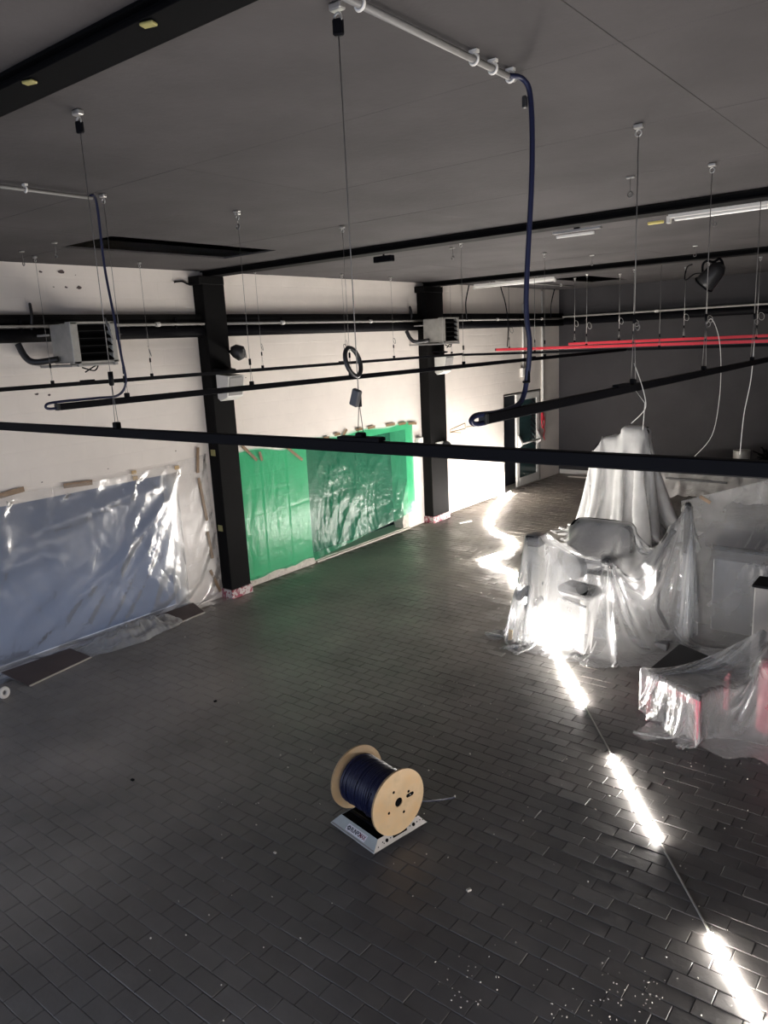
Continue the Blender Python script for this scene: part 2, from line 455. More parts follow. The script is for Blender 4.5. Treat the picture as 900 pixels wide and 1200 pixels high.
# paving outside the windows; dark board added to block sky behind the far opening
out = MB().box((-14.0, 3.0, -0.2), (10.0, 16.0, 0.1)); tag(out.build('trim_1', M['asphalt']), kind='structure')
tag(MB().box((-13.6, 3.0, 3.0), (.3, 18.0, 7.0)).build('sky_blocker_wall', M['sky_blocker']), kind='structure')  # wall added outside so the bright sky stays out of view
win = bpy.data.objects.new('window_diffuser', None); C.objects.link(win); win.location = (WX - .3, 3.4, 0); tag(win, kind='structure')
part('glass_pane', MB().box((WX - .33, (BLUE[0] + BLUE[1]) / 2, .97), (.012, BLUE[1] - BLUE[0] - .01, 1.92)), M['sky_diffuser'], win)  # added pane, softens and darkens the sky seen through the sheet
cl = MB().box((WX - 0.44, 9.5, 1.0), (0.08, 4.6, 2.3)); tag(cl.build('sky_blocker_board', M['dark_void']), kind='structure')
cl = MB().box((WX - 1.2, 16.06, 1.15), (1.66, 0.08, 2.6)).box((WX - 1.2, 14.8, 1.15), (1.66, 0.08, 2.6)).box((WX - 1.2, 17.3, 1.15), (1.66, 0.08, 2.6))
cl = holed_slab('door_dark_block', 'x', WX - 0.361, WX - 1.4, [14.6, 17.5], [-0.1, 2.6], [], M['dark_void'])  # dark block added behind the door to shut out sky light

# ceiling panels: 2.62 x 1.23 m boards with open joints, two of them missing a piece
def cut_rect(r, h):
    x0, x1, y0, y1 = r; a, b, c, d = h
    if a >= x1 or b <= x0 or c >= y1 or d <= y0: return [r]
    o = []
    if a > x0: o.append((x0, a, y0, y1))
    if b < x1: o.append((b, x1, y0, y1))
    xa, xb = max(x0, a), min(x1, b)
    if c > y0: o.append((xa, xb, y0, c))
    if d < y1: o.append((xa, xb, d, y1))
    return o
HOLES = [(-7.20, -6.32, 4.22, 6.28), (-6.95, -6.15, 14.3, 16.4)]
ys = [NY, -0.6, 0.62, 1.67, 3.07, 4.30, 5.55, 6.97, 8.20, 9.45, 10.70, 12.2, 13.4, 14.65, 15.9, 17.1, BY]
xs = [WX, -6.45, -3.83, -1.20, 1.42, RX]
rp = random.Random(3)
for i in range(len(xs) - 1):
    for j in range(len(ys) - 1):
        rects = [(xs[i] + .001, xs[i + 1] - .001, ys[j] + .0015, ys[j + 1] - .0015)]
        for h in HOLES:
            rects = [q for r in rects for q in cut_rect(r, h)]
        for (x0, x1, y0, y1) in rects:
            if x1 - x0 < .02 or y1 - y0 < .02: continue
            dz = rp.uniform(0, .0025)
            o = MB().box(((x0 + x1) / 2, (y0 + y1) / 2, CZ + 0.01 + dz), (x1 - x0, y1 - y0, 0.02), bev=0.0012).build('panel', M['ceiling'], ceiling)

# beams and wall pillars
def i_beam(y0, y1, zb):
    mb = MB()
    yc = (y0 + y1) / 2; xm, L = (WX + RX) / 2, RX - WX - .02
    mb.box((xm, yc, zb + .008), (L, y1 - y0, .016), bev=.002)
    mb.box((xm, yc, (zb + .016 + CZ) / 2 - .0), (L, (y1 - y0) * .62, CZ - zb - .016))
    mb.box((xm, yc, CZ - .006), (L, y1 - y0, .012))
    return mb
for k, (y0, y1, zb) in enumerate(((1.62, 1.78, 4.495), (6.94, 7.16, 4.475), (12.13, 12.36, 4.47))):
    o = i_beam(y0, y1, zb).build('ceiling_beam', M['matte_black' if k == 0 else 'black_steel'])
    tag(o, ('black steel ceiling beam nearest the viewer, at top left of frame',
            'long black ceiling beam running to the nearer wall pillar',
            'black ceiling beam farthest away, ending at the farther wall pillar')[k], 'beam', 'black ceiling beams', 'thing')
for k, (y0, y1) in enumerate(((6.80, 7.17), (11.95, 12.52))):
    p = thing('wall_pillar', ('black pillar between the blue and the green plastic sheets', 'black pillar between the green sheet and the far door')[k], 'pillar', (WX + .105, (y0 + y1) / 2, 0), 'black wall pillars')
    mb = MB().box((WX + .105, (y0 + y1) / 2, 2.30), (.21, y1 - y0, 4.34), bev=.008)
    mb.box((WX + .10, (y0 + y1) / 2 - .03, 4.42), (.235, y1 - y0 + .06, .11), bev=.008)
    part('shaft', mb, M['black_steel'], p)
    part('base_tape', MB().box((WX + .112, (y0 + y1) / 2, .065), (.236, y1 - y0 + .026, .13), bev=.006), M['barrier'], p, 'red and white barrier tape around the foot')
    if k == 0:
        for z in (2.12, 1.04):
            part('tape_patch', MB().box((WX + .10, y0 - .006, z), (.09, .008, .085)), M['olive_tape'], p, 'small olive tape patch')

# floor bricks: running courses along X, joints shifting by a third, each with a bevelled edge and its own slight tilt
BL, BW = 0.2385, 0.1168
def cam_px(P):
    d = Vector(P) - Vector((0, 0, CAM_H))
    x, y, z = d.dot(Vector(CAMX)), d.dot(Vector(CAMY)), -d.dot(Vector(CAMZ))
    if z < .1: return None
    return 450 + 891.95 * x / z, 600 - 891.95 * y / z, z
def brick_geo(L, W, rnd):
    g = rnd.uniform(.0010, .0020); hx, hy = L / 2 - g, W / 2 - g; b = rnd.uniform(.0022, .0040)
    tx, ty, dz = rnd.gauss(0, .0042), rnd.gauss(0, .0085), rnd.gauss(0, .0008)
    V = []
    for (ix, iz) in ((0, -.0105), (0, -b), (b, 0)):
        for sx, sy in ((-1, -1), (1, -1), (1, 1), (-1, 1)):
            x, y = sx * (hx - ix), sy * (hy - ix)
            V.append((x, y, iz if iz < -.010 else iz + dz + x * tx + y * ty))
    F = [(8, 9, 10, 11)]
    for r in (0, 4):
        for k in range(4):
            F.append((r + k, r + (k + 1) % 4, r + 4 + (k + 1) % 4, r + 4 + k))
    return V, F
rb = random.Random(11)
spots = []
r0 = int((0.7 - 4.085) / BW) - 1
for r in range(r0, int((BY - 4.085) / BW) + 1):
    y = 4.085 + (r + .5) * BW
    if y > BY - .03: continue
    x0 = -1.302 + (((r + 1) * BL / 3) % BL) + rb.uniform(-.006, .006)
    k0 = int((WX - x0) / BL); k1 = int((RX - x0) / BL)
    for k in range(k0, k1 + 1):
        xa, xb = max(x0 + k * BL, WX + .002), min(x0 + (k + 1) * BL, RX - .002)
        if xb - xa < .03: continue
        if xa > 2.2 + y * .12: continue
        spots.append(((xa + xb) / 2, y, xb - xa))
def size_px(s):
    p = cam_px((s[0], s[1], 0))
    if p is None or not (-25 < p[0] < 925 and -25 < p[1] < 1225): return 0
    return 1 / p[2]
order = sorted(range(len(spots)), key=lambda i: -size_px(spots[i]))
near = set(order[:300])
vari = []
for k in range(14):
    V, F = brick_geo(BL, BW, rb)
    me = bpy.data.meshes.new('brick'); me.from_pydata(V, [], F); me.materials.append(M['brick']); vari.append(me)
mb = MB()
for i, (x, y, L) in enumerate(spots):
    if i in near:
        me = vari[rb.randrange(14)]
        if abs(L - BL) > .002:
            V, F = brick_geo(L, BW, rb)
            me = bpy.data.meshes.new('brick'); me.from_pydata(V, [], F); me.materials.append(M['brick'])
        o = bpy.data.objects.new('brick', me); C.objects.link(o); o.parent = floor; o.location = (x, y, 0)
    else:
        V, F = brick_geo(L, BW, rb)
        mb.add([(p[0] + x, p[1] + y, p[2]) for p in V], F)
tag(mb.build('bricks', M['brick'], floor), kind='stuff')

# chipped paint and holes on the left wall
rw = random.Random(9)
for (y, z, w) in ((4.95, 4.47, .10), (4.7, 4.46, .05), (5.15, 4.30, .09), (4.98, 4.30, .05), (4.83, 4.30, .03), (5.12, 4.44, .02), (4.45, 3.12, .06), (4.60, 3.10, .05), (4.52, 3.22, .03),
                  (4.36, 2.12, .03), (5.22, 2.14, .025), (6.25, 2.22, .03), (7.6, 3.1, .03), (7.5, 3.02, .03), (6.0, 3.6, .02)):
    n = 7
    poly = [(WX + .0015, y + w * .5 * rw.uniform(.5, 1.1) * math.cos(2 * PI * k / n), z + w * .28 * rw.uniform(.5, 1.1) * math.sin(2 * PI * k / n)) for k in range(n)]
    MB().prism(poly, (.0015, 0, 0)).build('paint_chip', M['slab'], wall_left)
# ------------------------------------------------------------------ the LED strip on the floor, the light of the hall
def flat_tube(P, r=.017, k=.38):
    mb = MB().tube(P, r, 8)
    n = 8
    for i, p in enumerate(P):          # a flattened silicone profile lying on the bricks
        for j in range(n):
            x, y, z = mb.v[i * n + j]
            mb.v[i * n + j] = (x, y, p[2] + (z - p[2]) * k)
    return mb
led = thing('led_strip', 'glowing LED strip snaking over the floor from the far door to bottom right', 'light strip', (-4.8, 9.07, 0))
zig = smooth_path([(-8.36, 15.2, .03), (-8.05, 14.1, .012), (-7.42, 12.62, .012), (-7.05, 12.05, .012), (-6.42, 11.62, .012), (-6.03, 11.0, .012),
                   (-6.12, 10.5, .012), (-6.14, 10.18, .012), (-5.75, 10.02, .012), (-5.40, 9.86, .012), (-5.12, 9.45, .012), (-4.82, 9.07, .012)], 6)
def on_line(t): return Vector((-4.82 + t * 4.40, 9.07 - t * 5.67, .012))
T_ = lambda x: (x + 4.82) / 4.40
segs = [(T_(-4.82), T_(-2.76), True), (T_(-2.76), T_(-2.19), False), (T_(-2.19), T_(-1.50), True), (T_(-1.50), T_(-.97), False), (T_(-.97), T_(-.35), True), (T_(-.35), T_(2.9), True)]
first = list(zig) + [on_line(t) for t in np.linspace(segs[0][0], segs[0][1], 14)[1:]]
part('lit_length', flat_tube(first), M['led'], led, 'blazing white lit length of the strip')
for a, b, lit in segs[1:]:
    P = [on_line(t) for t in np.linspace(a, b, 8)]
    if lit:
        part('lit_length', flat_tube(P), M['led' if b > .99 + .2 else 'led_near'], led, 'blazing white lit length of the strip')
    else:
        part('unlit_length', MB().tube(P, .008, 6), M['led_off'], led, 'dull length of the strip turned face down')
# ------------------------------------------------------------------ draping: a small position-based cloth solver
def sd_box(P, c, h, a=0.0, r=0.02):
    q = P - np.array(c)
    ca, sa = math.cos(a), math.sin(a)
    l = np.stack([q[:, 0] * ca + q[:, 1] * sa, -q[:, 0] * sa + q[:, 1] * ca, q[:, 2]], 1)
    h = np.array(h) - r
    d = np.abs(l) - h
    o = np.maximum(d, 0)
    lo = np.linalg.norm(o, axis=1)
    inside = d.max(1)
    dist = np.where(inside > 0, lo, inside) - r
    g = np.zeros_like(l)
    out = inside > 0
    g[out] = (o / (lo[:, None] + 1e-9) * np.sign(l))[out]
    am = d.argmax(1)
    ii = np.where(~out)[0]
    g[ii, am[ii]] = np.sign(l[ii, am[ii]])
    G = np.stack([g[:, 0] * ca - g[:, 1] * sa, g[:, 0] * sa + g[:, 1] * ca, g[:, 2]], 1)
    return dist, G
def sd_cap(P, a, b, r):
    a, b = np.array(a, float), np.array(b, float)
    ab = b - a
    t = np.clip(((P - a) @ ab) / (ab @ ab + 1e-12), 0, 1)
    d = P - (a + t[:, None] * ab)
    L = np.linalg.norm(d, axis=1)
    return L - r, d / (L[:, None] + 1e-9)

class Cloth:
    def __init__(self, grid, cols, pins=None, thick=0.012, fr=0.5):
        self.P = grid.astype(float); self.cols = cols; self.thick = thick; self.fr = fr; self.vmax = 2.2
        self.W = np.ones(grid.shape[:2]); self.setup(grid)
        if pins is not None: self.W[pins] = 0.0
    def setup(self, G, keep=None):
        self.V = np.zeros_like(self.P)
    def rest(self, hx, hy): self.hx, self.hy = hx, hy
    def pairs(self, bend):
        n, m = self.P.shape[:2]
        def S(di, dj, step_i, step_j, oi, oj):
            i = np.arange(oi, n - max(di, 0), step_i); j = np.arange(oj + max(-dj, 0), m - max(dj, 0), step_j)
            return i, j
        hd = math.hypot(self.hx, self.hy)
        out = []
        for (di, dj, L, k, st) in ((1, 0, self.hx, 1.0, 2), (0, 1, self.hy, 1.0, 2), (1, 1, hd, .75, 2), (1, -1, hd, .75, 2), (2, 0, 2 * self.hx, bend, 4), (0, 2, 2 * self.hy, bend, 4)):
            for o in range(2):
                if di == 2 or dj == 2:
                    for o2 in (0, 1):
                        base = o * 2 + o2
                        if di: sa = (slice(base, n - 2, 4), slice(0, m)); sb = (slice(base + 2, n, 4), slice(0, m))
                        else: sa = (slice(0, n), slice(base, m - 2, 4)); sb = (slice(0, n), slice(base + 2, m, 4))
                        out.append((sa, sb, L, k))
                elif dj == 0: out.append(((slice(o, n - 1, 2), slice(0, m)), (slice(o + 1, n, 2), slice(0, m)), L, k))
                elif di == 0: out.append(((slice(0, n), slice(o, m - 1, 2)), (slice(0, n), slice(o + 1, m, 2)), L, k))
                elif dj == 1: out.append(((slice(o, n - 1, 2), slice(0, m - 1)), (slice(o + 1, n, 2), slice(1, m)), L, k))
                else: out.append(((slice(o, n - 1, 2), slice(1, m)), (slice(o + 1, n, 2), slice(0, m - 1)), L, k))
        return out
    def run(self, steps, iters, dt=1 / 60, bend=0.12, damp=0.985, g=9.8):
        prs = self.pairs(bend)
        sh = self.P.shape
        for s in range(steps):
            old = self.P.copy()
            self.V[..., 2] -= g * dt
            self.V *= damp
            self.P = self.P + self.V * dt * (self.W[..., None] > 0)
            for it in range(iters):
                for sa, sb, L, k in prs:
                    A, B = self.P[sa], self.P[sb]
                    wa, wb = self.W[sa], self.W[sb]
                    d = B - A
                    l = np.sqrt((d * d).sum(-1)) + 1e-9
                    ws = wa + wb
                    c = (k * (1 - L / l) / np.where(ws > 0, ws, 1))[..., None] * d
                    self.P[sa] = A + c * wa[..., None]
                    self.P[sb] = B - c * wb[..., None]
                if it % 2 == 1 or it == iters - 1:
                    Q = self.P.reshape(-1, 3); O = old.reshape(-1, 3); W = self.W.reshape(-1)
                    for fn in self.cols:
                        dist, G = fn(Q)
                        pen = self.thick - dist
                        h = (pen > 0) & (W > 0)
                        if h.any():
                            Q[h] += G[h] * pen[h, None]
                            mv = Q[h] - O[h]
                            mv -= (mv * G[h]).sum(1)[:, None] * G[h]
                            Q[h] -= mv * self.fr
                    h = (Q[:, 2] < self.thick * .6) & (W > 0)
                    Q[h, 2] = self.thick * .6
                    mv = Q[h, :2] - O[h, :2]
                    Q[h, :2] -= mv * .6
                    self.P = Q.reshape(sh)
            self.V = (self.P - old) / dt
            sp = np.linalg.norm(self.V, axis=-1, keepdims=True)
            self.V *= np.minimum(1, self.vmax / (sp + 1e-9))
    def refine(self, jitter=0.002, seed=0):
        P = self.P; n, m = P.shape[:2]
        Q = np.zeros((2 * n - 1, 2 * m - 1, 3)); Wn = np.ones((2 * n - 1, 2 * m - 1))
        Q[::2, ::2] = P; Q[1::2, ::2] = (P[1:] + P[:-1]) / 2
        Q[:, 1::2] = (Q[:, :-2:2] + Q[:, 2::2]) / 2
        Wn[::2, ::2] = self.W
        Wn[1::2, ::2] = np.maximum(self.W[1:], self.W[:-1])
        Wn[::2, 1::2] = np.maximum(self.W[:, 1:], self.W[:, :-1])
        rs = np.random.RandomState(seed)
        Q += rs.randn(*Q.shape) * jitter * (Wn[..., None] > 0)
        self.P, self.W = Q, Wn
        self.V = np.zeros_like(Q); self.hx /= 2; self.hy /= 2

def sheet_grid(o, u, v, n, m):
    o, u, v = np.array(o, float), np.array(u, float), np.array(v, float)
    a = np.linspace(0, 1, n)[:, None, None]; b = np.linspace(0, 1, m)[None, :, None]
    return o + a * u + b * v

def grid_mb(P, keep=None):
    n, m = P.shape[:2]
    mb = MB()
    mb.v = [tuple(p) for p in P.reshape(-1, 3)]
    for i in range(n - 1):
        for j in range(m - 1):
            if keep is not None and not keep(i / (n - 1), j / (m - 1)): continue
            mb.quad((i * m + j, (i + 1) * m + j, (i + 1) * m + j + 1, i * m + j + 1), 0, True)
    if keep is not None:
        used = sorted({i for f in mb.f for i in f}); mp = {o: k for k, o in enumerate(used)}
        mb.v = [mb.v[i] for i in used]; mb.f = [tuple(mp[i] for i in f) for f in mb.f]
    return mb

def hem(o, u, v, peaks, slack, xmax=99.0, xmin=-99.0):
    """keep only the cloth that can reach the floor from one of the held points: a hem without long corners"""
    o, u, v = np.array(o)[:2], np.array(u)[:2], np.array(v)[:2]
    def keep(a, b):
        p = o + a * u + b * v
        w = .05 * math.sin(9 * p[0] + 4 * p[1]) + .03 * math.sin(23 * p[0] - 17 * p[1])
        return xmin < p[0] < xmax and min(math.hypot(p[0] - q[0], p[1] - q[1]) - t[2] for q, t in peaks) < slack + w
    return keep

def drape(o, u, v, n, cols, seed, coarse=(130, 6), fine=(40, 7), pins=None, bend=.12, thick=.014, fr=.5, sag=0.0, jit=.004, held=None):
    m = max(6, int(round(n * np.linalg.norm(v) / np.linalg.norm(u))))
    G = sheet_grid(o, u, v, n, m)
    rs = np.random.RandomState(seed)
    hx, hy = np.linalg.norm(u) / (n - 1), np.linalg.norm(v) / (m - 1)
    G += rs.randn(*G.shape) * jit
    c = Cloth(G, cols, None, max(thick, .62 * max(hx, hy)), fr); c.rest(hx, hy)
    if pins is not None: pins(c)
    if held:
        for (mx, my), target in held:
            k = np.linalg.norm(G[..., :2] - np.array((mx, my)), axis=-1)
            i, j = np.unravel_index(k.argmin(), k.shape)
            c.P[i, j] = target; c.W[i, j] = 0
    c.run(coarse[0], coarse[1], bend=bend)
    c.refine(.002, seed)
    c.thick = max(thick, .45 * max(c.hx, c.hy))
    c.run(fine[0], fine[1], bend=bend, damp=.95)
    return c.P
# ------------------------------------------------------------------ covered equipment, right of the strip
# near machine
mA = thing('exercise_machine', 'dark padded machine under clear sheet, rounded pad and handles showing through', 'machine', (-3.15, 8.2, 0))
part('base_frame', MB().box((-3.10, 8.10, .05), (1.2, .10, .09), bev=.01).box((-3.50, 8.10, .05), (.09, .7, .09), bev=.01).box((-2.55, 8.45, .05), (.09, .5, .09), bev=.01), M['grey_plastic'], mA)
part('side_post', MB().box((-3.89, 7.66, .60), (.15, .15, 1.12), bev=.012), M['grey_metal'], mA)
part('post_cap', MB().box((-3.89, 7.66, 1.215), (.185, .185, .12), bev=.012), M['black_plastic'], mA, 'black square cap on the left post')
pad = MB()
ol = []
for k in range(40):
    th = 2 * PI * k / 40
    ce, se = math.cos(th), math.sin(th)
    ol.append((-3.43 + .385 * math.copysign(abs(ce) ** .45, ce), .70 + .22, math.copysign(abs(se) ** .45, se) * .33))
tilt = .35
pts = [(x, 8.42 + z * .10, 1.0 + z * .95) for x, _, z in ol]
pad.tube(pts + [pts[0], pts[1]], .030, 8, False)
part('pad_rim', pad, M['matte_black'], mA, 'black rounded rim of the backrest pad')
part('pad_panel', MB().prism([(x * .985 - 3.43 * .015, y + .0, z) for x, y, z in pts], (0, .03, 0)), M['grey_plastic'], mA, 'grey panel of the backrest pad')
part('handle_bar', MB().tube([(-3.10, 8.42, .88), (-3.106, 8.1, .98), (-3.106, 7.83, 1.03)], .030, 10), M['black'], mA)
part('handle_knob', MB().ball((-3.106, 7.82, 1.035), .052, 12, 8, (1, 1.2, 1)), M['black_plastic'], mA)
part('right_pole', MB().tube([(-2.45, 8.44, .04), (-2.45, 8.44, 1.60)], .034, 12).ball((-2.45, 8.44, 1.60), .036), M['black_plastic'], mA, 'dark upright pole at the right')
part('curved_grip', MB().tube(smooth_path([(-2.56, 8.33, 1.34), (-2.62, 8.28, 1.22), (-2.68, 8.24, 1.02), (-2.68, 8.22, .88)], 5), .042, 10), M['black_plastic'], mA, 'black curved grip beside the pole')
part('lower_rail', MB().tube([(-2.68, 8.24, .88), (-2.70, 8.30, .40), (-2.58, 8.34, .16)], .026, 8), M['black_plastic'], mA)
for p, q, r in (((-4.04, 7.52, .55), (-3.86, 7.68, .70), .052), ((-3.92, 7.50, .44), (-3.82, 7.62, .52), .045)):
    part('side_grip', MB().tube([p, q], r, 10).ball(p, r).ball(q, r), M['black_plastic'], mA)
part('seat', MB().box((-3.40, 7.76, .66), (.46, .30, .13), rz(-.2), bev=.05), M['black'], mA, 'dark padded seat')
part('seat_post', MB().cyl((-3.42, 7.95, .08), (-3.42, 7.95, .66), .05, 12), M['grey_metal'], mA)
part('flywheel', MB().cyl((-3.62, 8.02, .85), (-3.58, 8.1, .86), .17, 24), M['grey_plastic'], mA, 'round grey disc behind the left post')
part('front_bar', MB().tube([(-3.52, 7.58, .60), (-3.24, 7.56, .55)], .014, 6), M['black'], mA)
colA = [lambda P: sd_box(P, (-3.89, 7.66, .635), (.093, .093, .64)),
        lambda P: sd_box(P, (-3.43, 8.44, .99), (.40, .05, .335), 0, .05),
        lambda P: sd_cap(P, (-3.10, 8.42, .88), (-3.106, 7.82, 1.035), .05),
        lambda P: sd_cap(P, (-2.45, 8.44, 0), (-2.45, 8.44, 1.61), .04),
        lambda P: sd_cap(P, (-2.56, 8.33, 1.34), (-2.68, 8.22, .88), .045),
        lambda P: sd_cap(P, (-2.68, 8.24, .88), (-2.60, 8.32, .16), .03),
        lambda P: sd_cap(P, (-4.04, 7.52, .55), (-3.86, 7.68, .70), .055),
        lambda P: sd_cap(P, (-3.92, 7.50, .44), (-3.82, 7.62, .52), .05),
        lambda P: sd_box(P, (-3.40, 7.76, .62), (.23, .15, .065), -.2, .05),
        lambda P: sd_cap(P, (-3.52, 7.58, .60), (-3.24, 7.56, .55), .02)]
import time as _t
_t0 = _t.time()
heldA = [((-3.98, 7.57), (-3.985, 7.565, 1.29)), ((-3.80, 7.57), (-3.80, 7.565, 1.29)), ((-3.80, 7.76), (-3.80, 7.755, 1.29))]
heldA += [((-3.74 + .62 * k / 5, 8.50), (-3.74 + .62 * k / 5, 8.49, 1.33 if 0 < k < 5 else 1.315)) for k in range(6)]
heldA += [((-3.106, 7.64), (-3.106, 7.755, 1.05)), ((-2.20, 8.50), (-2.45, 8.43, 1.645)), ((-2.12, 8.50), (-2.41, 8.44, 1.635))]
for k in range(9):      # the sheet is pushed in and gathered round the knob
    th = 2 * PI * k / 9
    heldA.append(((-3.106 + .17 * math.cos(th), 7.64 + .17 * math.sin(th)), (-3.106 + .045 * math.cos(th), 7.80 - .02 * math.sin(th), 1.03 + .045 * math.sin(th))))
peaksA = list(heldA)
# hem taped down at the left
heldA += [((-4.88, 6.68), (-4.06, 7.47, .012)), ((-5.20, 7.62), (-4.17, 7.74, .012)), ((-5.20, 8.1), (-4.17, 8.1, .012))]
gA = ((-5.30, 6.30, 1.34), (3.6, 0, 0), (0, 3.3, 0))
PA = drape(*gA, 64, colA, 1, held=heldA, bend=.03, fine=(46, 7))
gA = (gA[0], gA[1], gA[2])
sA = single('dust_sheet', grid_mb(PA, hem(*gA, peaksA, .08, -1.78, -5.2)), M['film'], 'clear plastic sheet gathered over the padded machine beside the light strip', 'plastic sheet', (-3.1, 8.0, 0), 'plastic dust sheets over equipment')

# tall machine farther back
mT = thing('pulley_tower', 'tall exercise tower under milky sheet, two round weights at its top', 'machine', (-4.62, 12.5, 0))
part('tower_base', MB().box((-4.65, 12.5, .10), (1.1, .60, .19), bev=.03), M['grey_plastic'], mT)
part('tower_post', MB().box((-4.86, 12.5, .98), (.09, .12, 1.60), bev=.01), M['grey_plastic'], mT)
part('tower_post', MB().box((-4.34, 12.5, .98), (.09, .12, 1.60), bev=.01), M['grey_plastic'], mT)
part('cross_bar', MB().tube([(-5.02, 12.42, 1.70), (-4.28, 12.42, 1.76)], .05, 10), M['black_plastic'], mT)
for x in (-4.60, -4.34):
    part('round_weight', MB().cyl((x, 12.33, 1.86), (x, 12.43, 1.86), .095, 20), M['black_plastic'], mT)
part('loop_handle', MB().tube(smooth_path([(-4.98, 12.42, 1.70), (-5.12, 12.36, 1.62), (-5.17, 12.34, 1.45), (-5.13, 12.34, 1.20)], 5), .018, 8), M['black'], mT)
colT = [lambda P: sd_box(P, (-4.65, 12.5, .10), (.55, .30, .10)),
        lambda P: sd_box(P, (-4.60, 12.5, .90), (.32, .07, .88), 0, .04),
        lambda P: sd_cap(P, (-4.98, 12.42, 1.70), (-4.30, 12.42, 1.76), .06),
        lambda P: sd_cap(P, (-4.60, 12.38, 1.86), (-4.34, 12.38, 1.86), .10),
        lambda P: sd_cap(P, (-4.98, 12.42, 1.68), (-5.15, 12.34, 1.50), .03)]
heldT = [((-4.64, 12.36), (-4.64, 12.36, 1.965)), ((-4.26, 12.36), (-4.28, 12.36, 1.965)), ((-4.45, 12.50), (-4.45, 12.48, 1.95)),
         ((-5.08, 12.36), (-5.03, 12.36, 1.78)), ((-5.38, 12.34), (-5.20, 12.34, 1.53))]
peaksT = list(heldT)
heldT += [((-6.98, 12.34), (-5.72, 12.36, .02)), ((-4.64, 10.40), (-4.62, 11.95, .02)), ((-6.46, 11.26), (-5.55, 12.02, .02)), ((-2.32, 12.36), (-3.88, 12.4, .02)), ((-2.90, 11.0), (-3.98, 12.05, .02)), ((-5.5, 10.75), (-5.05, 11.97, .02))]
gT = ((-7.3, 9.9, 1.97), (5.3, 0, 0), (0, 5.0, 0))
PT = drape(*gT, 66, colT, 2, held=heldT, bend=.03)
sT = single('dust_sheet', grid_mb(PT, hem(*gT, peaksT, .05)), M['film_back'], 'milky plastic sheet draped full length over the tall exercise tower', 'plastic sheet', (-4.65, 12.5, 0), 'plastic dust sheets over equipment')

# bench with a back panel at the right edge
mB = thing('work_bench', 'dark bench under thin sheet at right edge, behind the padded machine', 'bench', (-1.5, 9.1, 0))
part('bench_top', MB().box((-1.50, 9.05, 1.10), (1.95, .80, .045), bev=.006), M['grey_plastic'], mB)
part('bench_edge', MB().box((-1.50, 8.64, 1.10), (1.95, .02, .05)), M['matte_black'], mB)
for x in (-2.42, -.6):
    part('leg', MB().box((x, 8.74, .54), (.06, .06, 1.07)), M['black'], mB)
part('drawer_block', MB().box((-1.45, 9.1, .50), (1.6, .60, .85), bev=.01), M['grey_plastic'], mB)
part('side_upright', MB().tube([(-1.62, 9.1, 1.12), (-1.58, 9.12, 1.80)], .05, 10), M['grey_plastic'], mB)
colB = [lambda P: sd_box(P, (-1.50, 9.05, .56), (.975, .42, .565)), lambda P: sd_cap(P, (-2.45, 8.44, 0), (-2.45, 8.44, 1.60), .04),
        lambda P: sd_cap(P, (-1.62, 9.1, 1.1), (-1.58, 9.12, 1.80), .06), lambda P: sd_box(P, (-1.30, 7.98, .50), (.34, .16, .50))]
def pinB(c):
    n, m = c.P.shape[:2]
    for i in range(n):
        t = i / (n - 1)
        top = np.array((-2.53 + 1.81 * t, 8.46 + 1.10 * t, 1.635 + .50 * t))
        mid = np.array((top[0] + .02, 8.44 - .03 * t, 1.17)); low = np.array((top[0] + .03, 8.28 - .1 * t, -.02))
        l1, l2 = np.linalg.norm(mid - top), np.linalg.norm(low - mid)
        for j in range(m):
            s_ = j / (m - 1) * 2.15
            if s_ <= l1: p = top + (mid - top) * s_ / l1
            elif s_ <= l1 + l2: p = mid + (low - mid) * (s_ - l1) / l2
            else: p = low + np.array((0, -.9, .05)) * (s_ - l1 - l2)
            c.P[i, j] = p + (np.random.RandomState(i * 97 + j).randn(3) * .006 if j else 0)
    c.W[:, 0] = 0
    c.W[0, :int(m * .72)] = 0
PB = drape((-2.47, 8.47, 1.63), (1.82, 1.10, .50), (0, -2.15, 0), 48, colB, 3, pins=pinB, coarse=(60, 7), bend=.03)
sB = single('dust_sheet', grid_mb(PB), M['film_mid'], 'thin plastic curtain hung from the dark pole over the bench at right', 'plastic sheet', (-1.6, 8.6, 0), 'plastic dust sheets over equipment')
part('tape_strip', MB().box((-2.30, 8.545, 1.655), (.13, .012, .035), Matrix.Rotation(.5, 3, 'Y')), M['tape'], sB, 'brown tape at the top corner')
cab = thing('low_cabinet', 'grey low cabinet half under the sheet at the right edge', 'cabinet', (-1.30, 7.98, 0))
part('body', MB().box((-1.30, 7.98, .49), (.62, .28, .96), bev=.01), M['plain_wall'], cab)
part('top_board', MB().box((-1.30, 7.98, .985), (.66, .32, .03), bev=.005), M['black'], cab)

# podium and the red machine in front
pod = thing('podium', 'low black topped podium with red frame, front right on the brick floor', 'podium', (-1.95, 6.95, 0))
E1, E2 = Vector((.895, -.44, 0)), Vector((.07, .997, 0))     # its sides are not square
def pp(x, y, z): return Vector((-2.215, 6.555, 0)) + E1 * x + E2 * y + Vector((0, 0, z))
def skew(x0, x1, y0, y1, z0, z1): return MB().prism([pp(x0, y0, z0), pp(x1, y0, z0), pp(x1, y1, z0), pp(x0, y1, z0)], (0, 0, z1 - z0))
part('top_board', skew(0, .62, 0, .80, .385, .425), M['rubber_floor'], pod)
for x, y in ((.0, .0), (.56, .0), (.0, .74), (.56, .74)):
    part('leg', skew(x + .005, x + .06, y + .005, y + .06, 0, .384), M['pink'], pod)
part('front_rail', skew(.06, .56, .008, .045, .325, .384), M['pink'], pod)
part('side_rail', skew(.008, .045, .06, .74, .325, .384), M['pink'], pod)
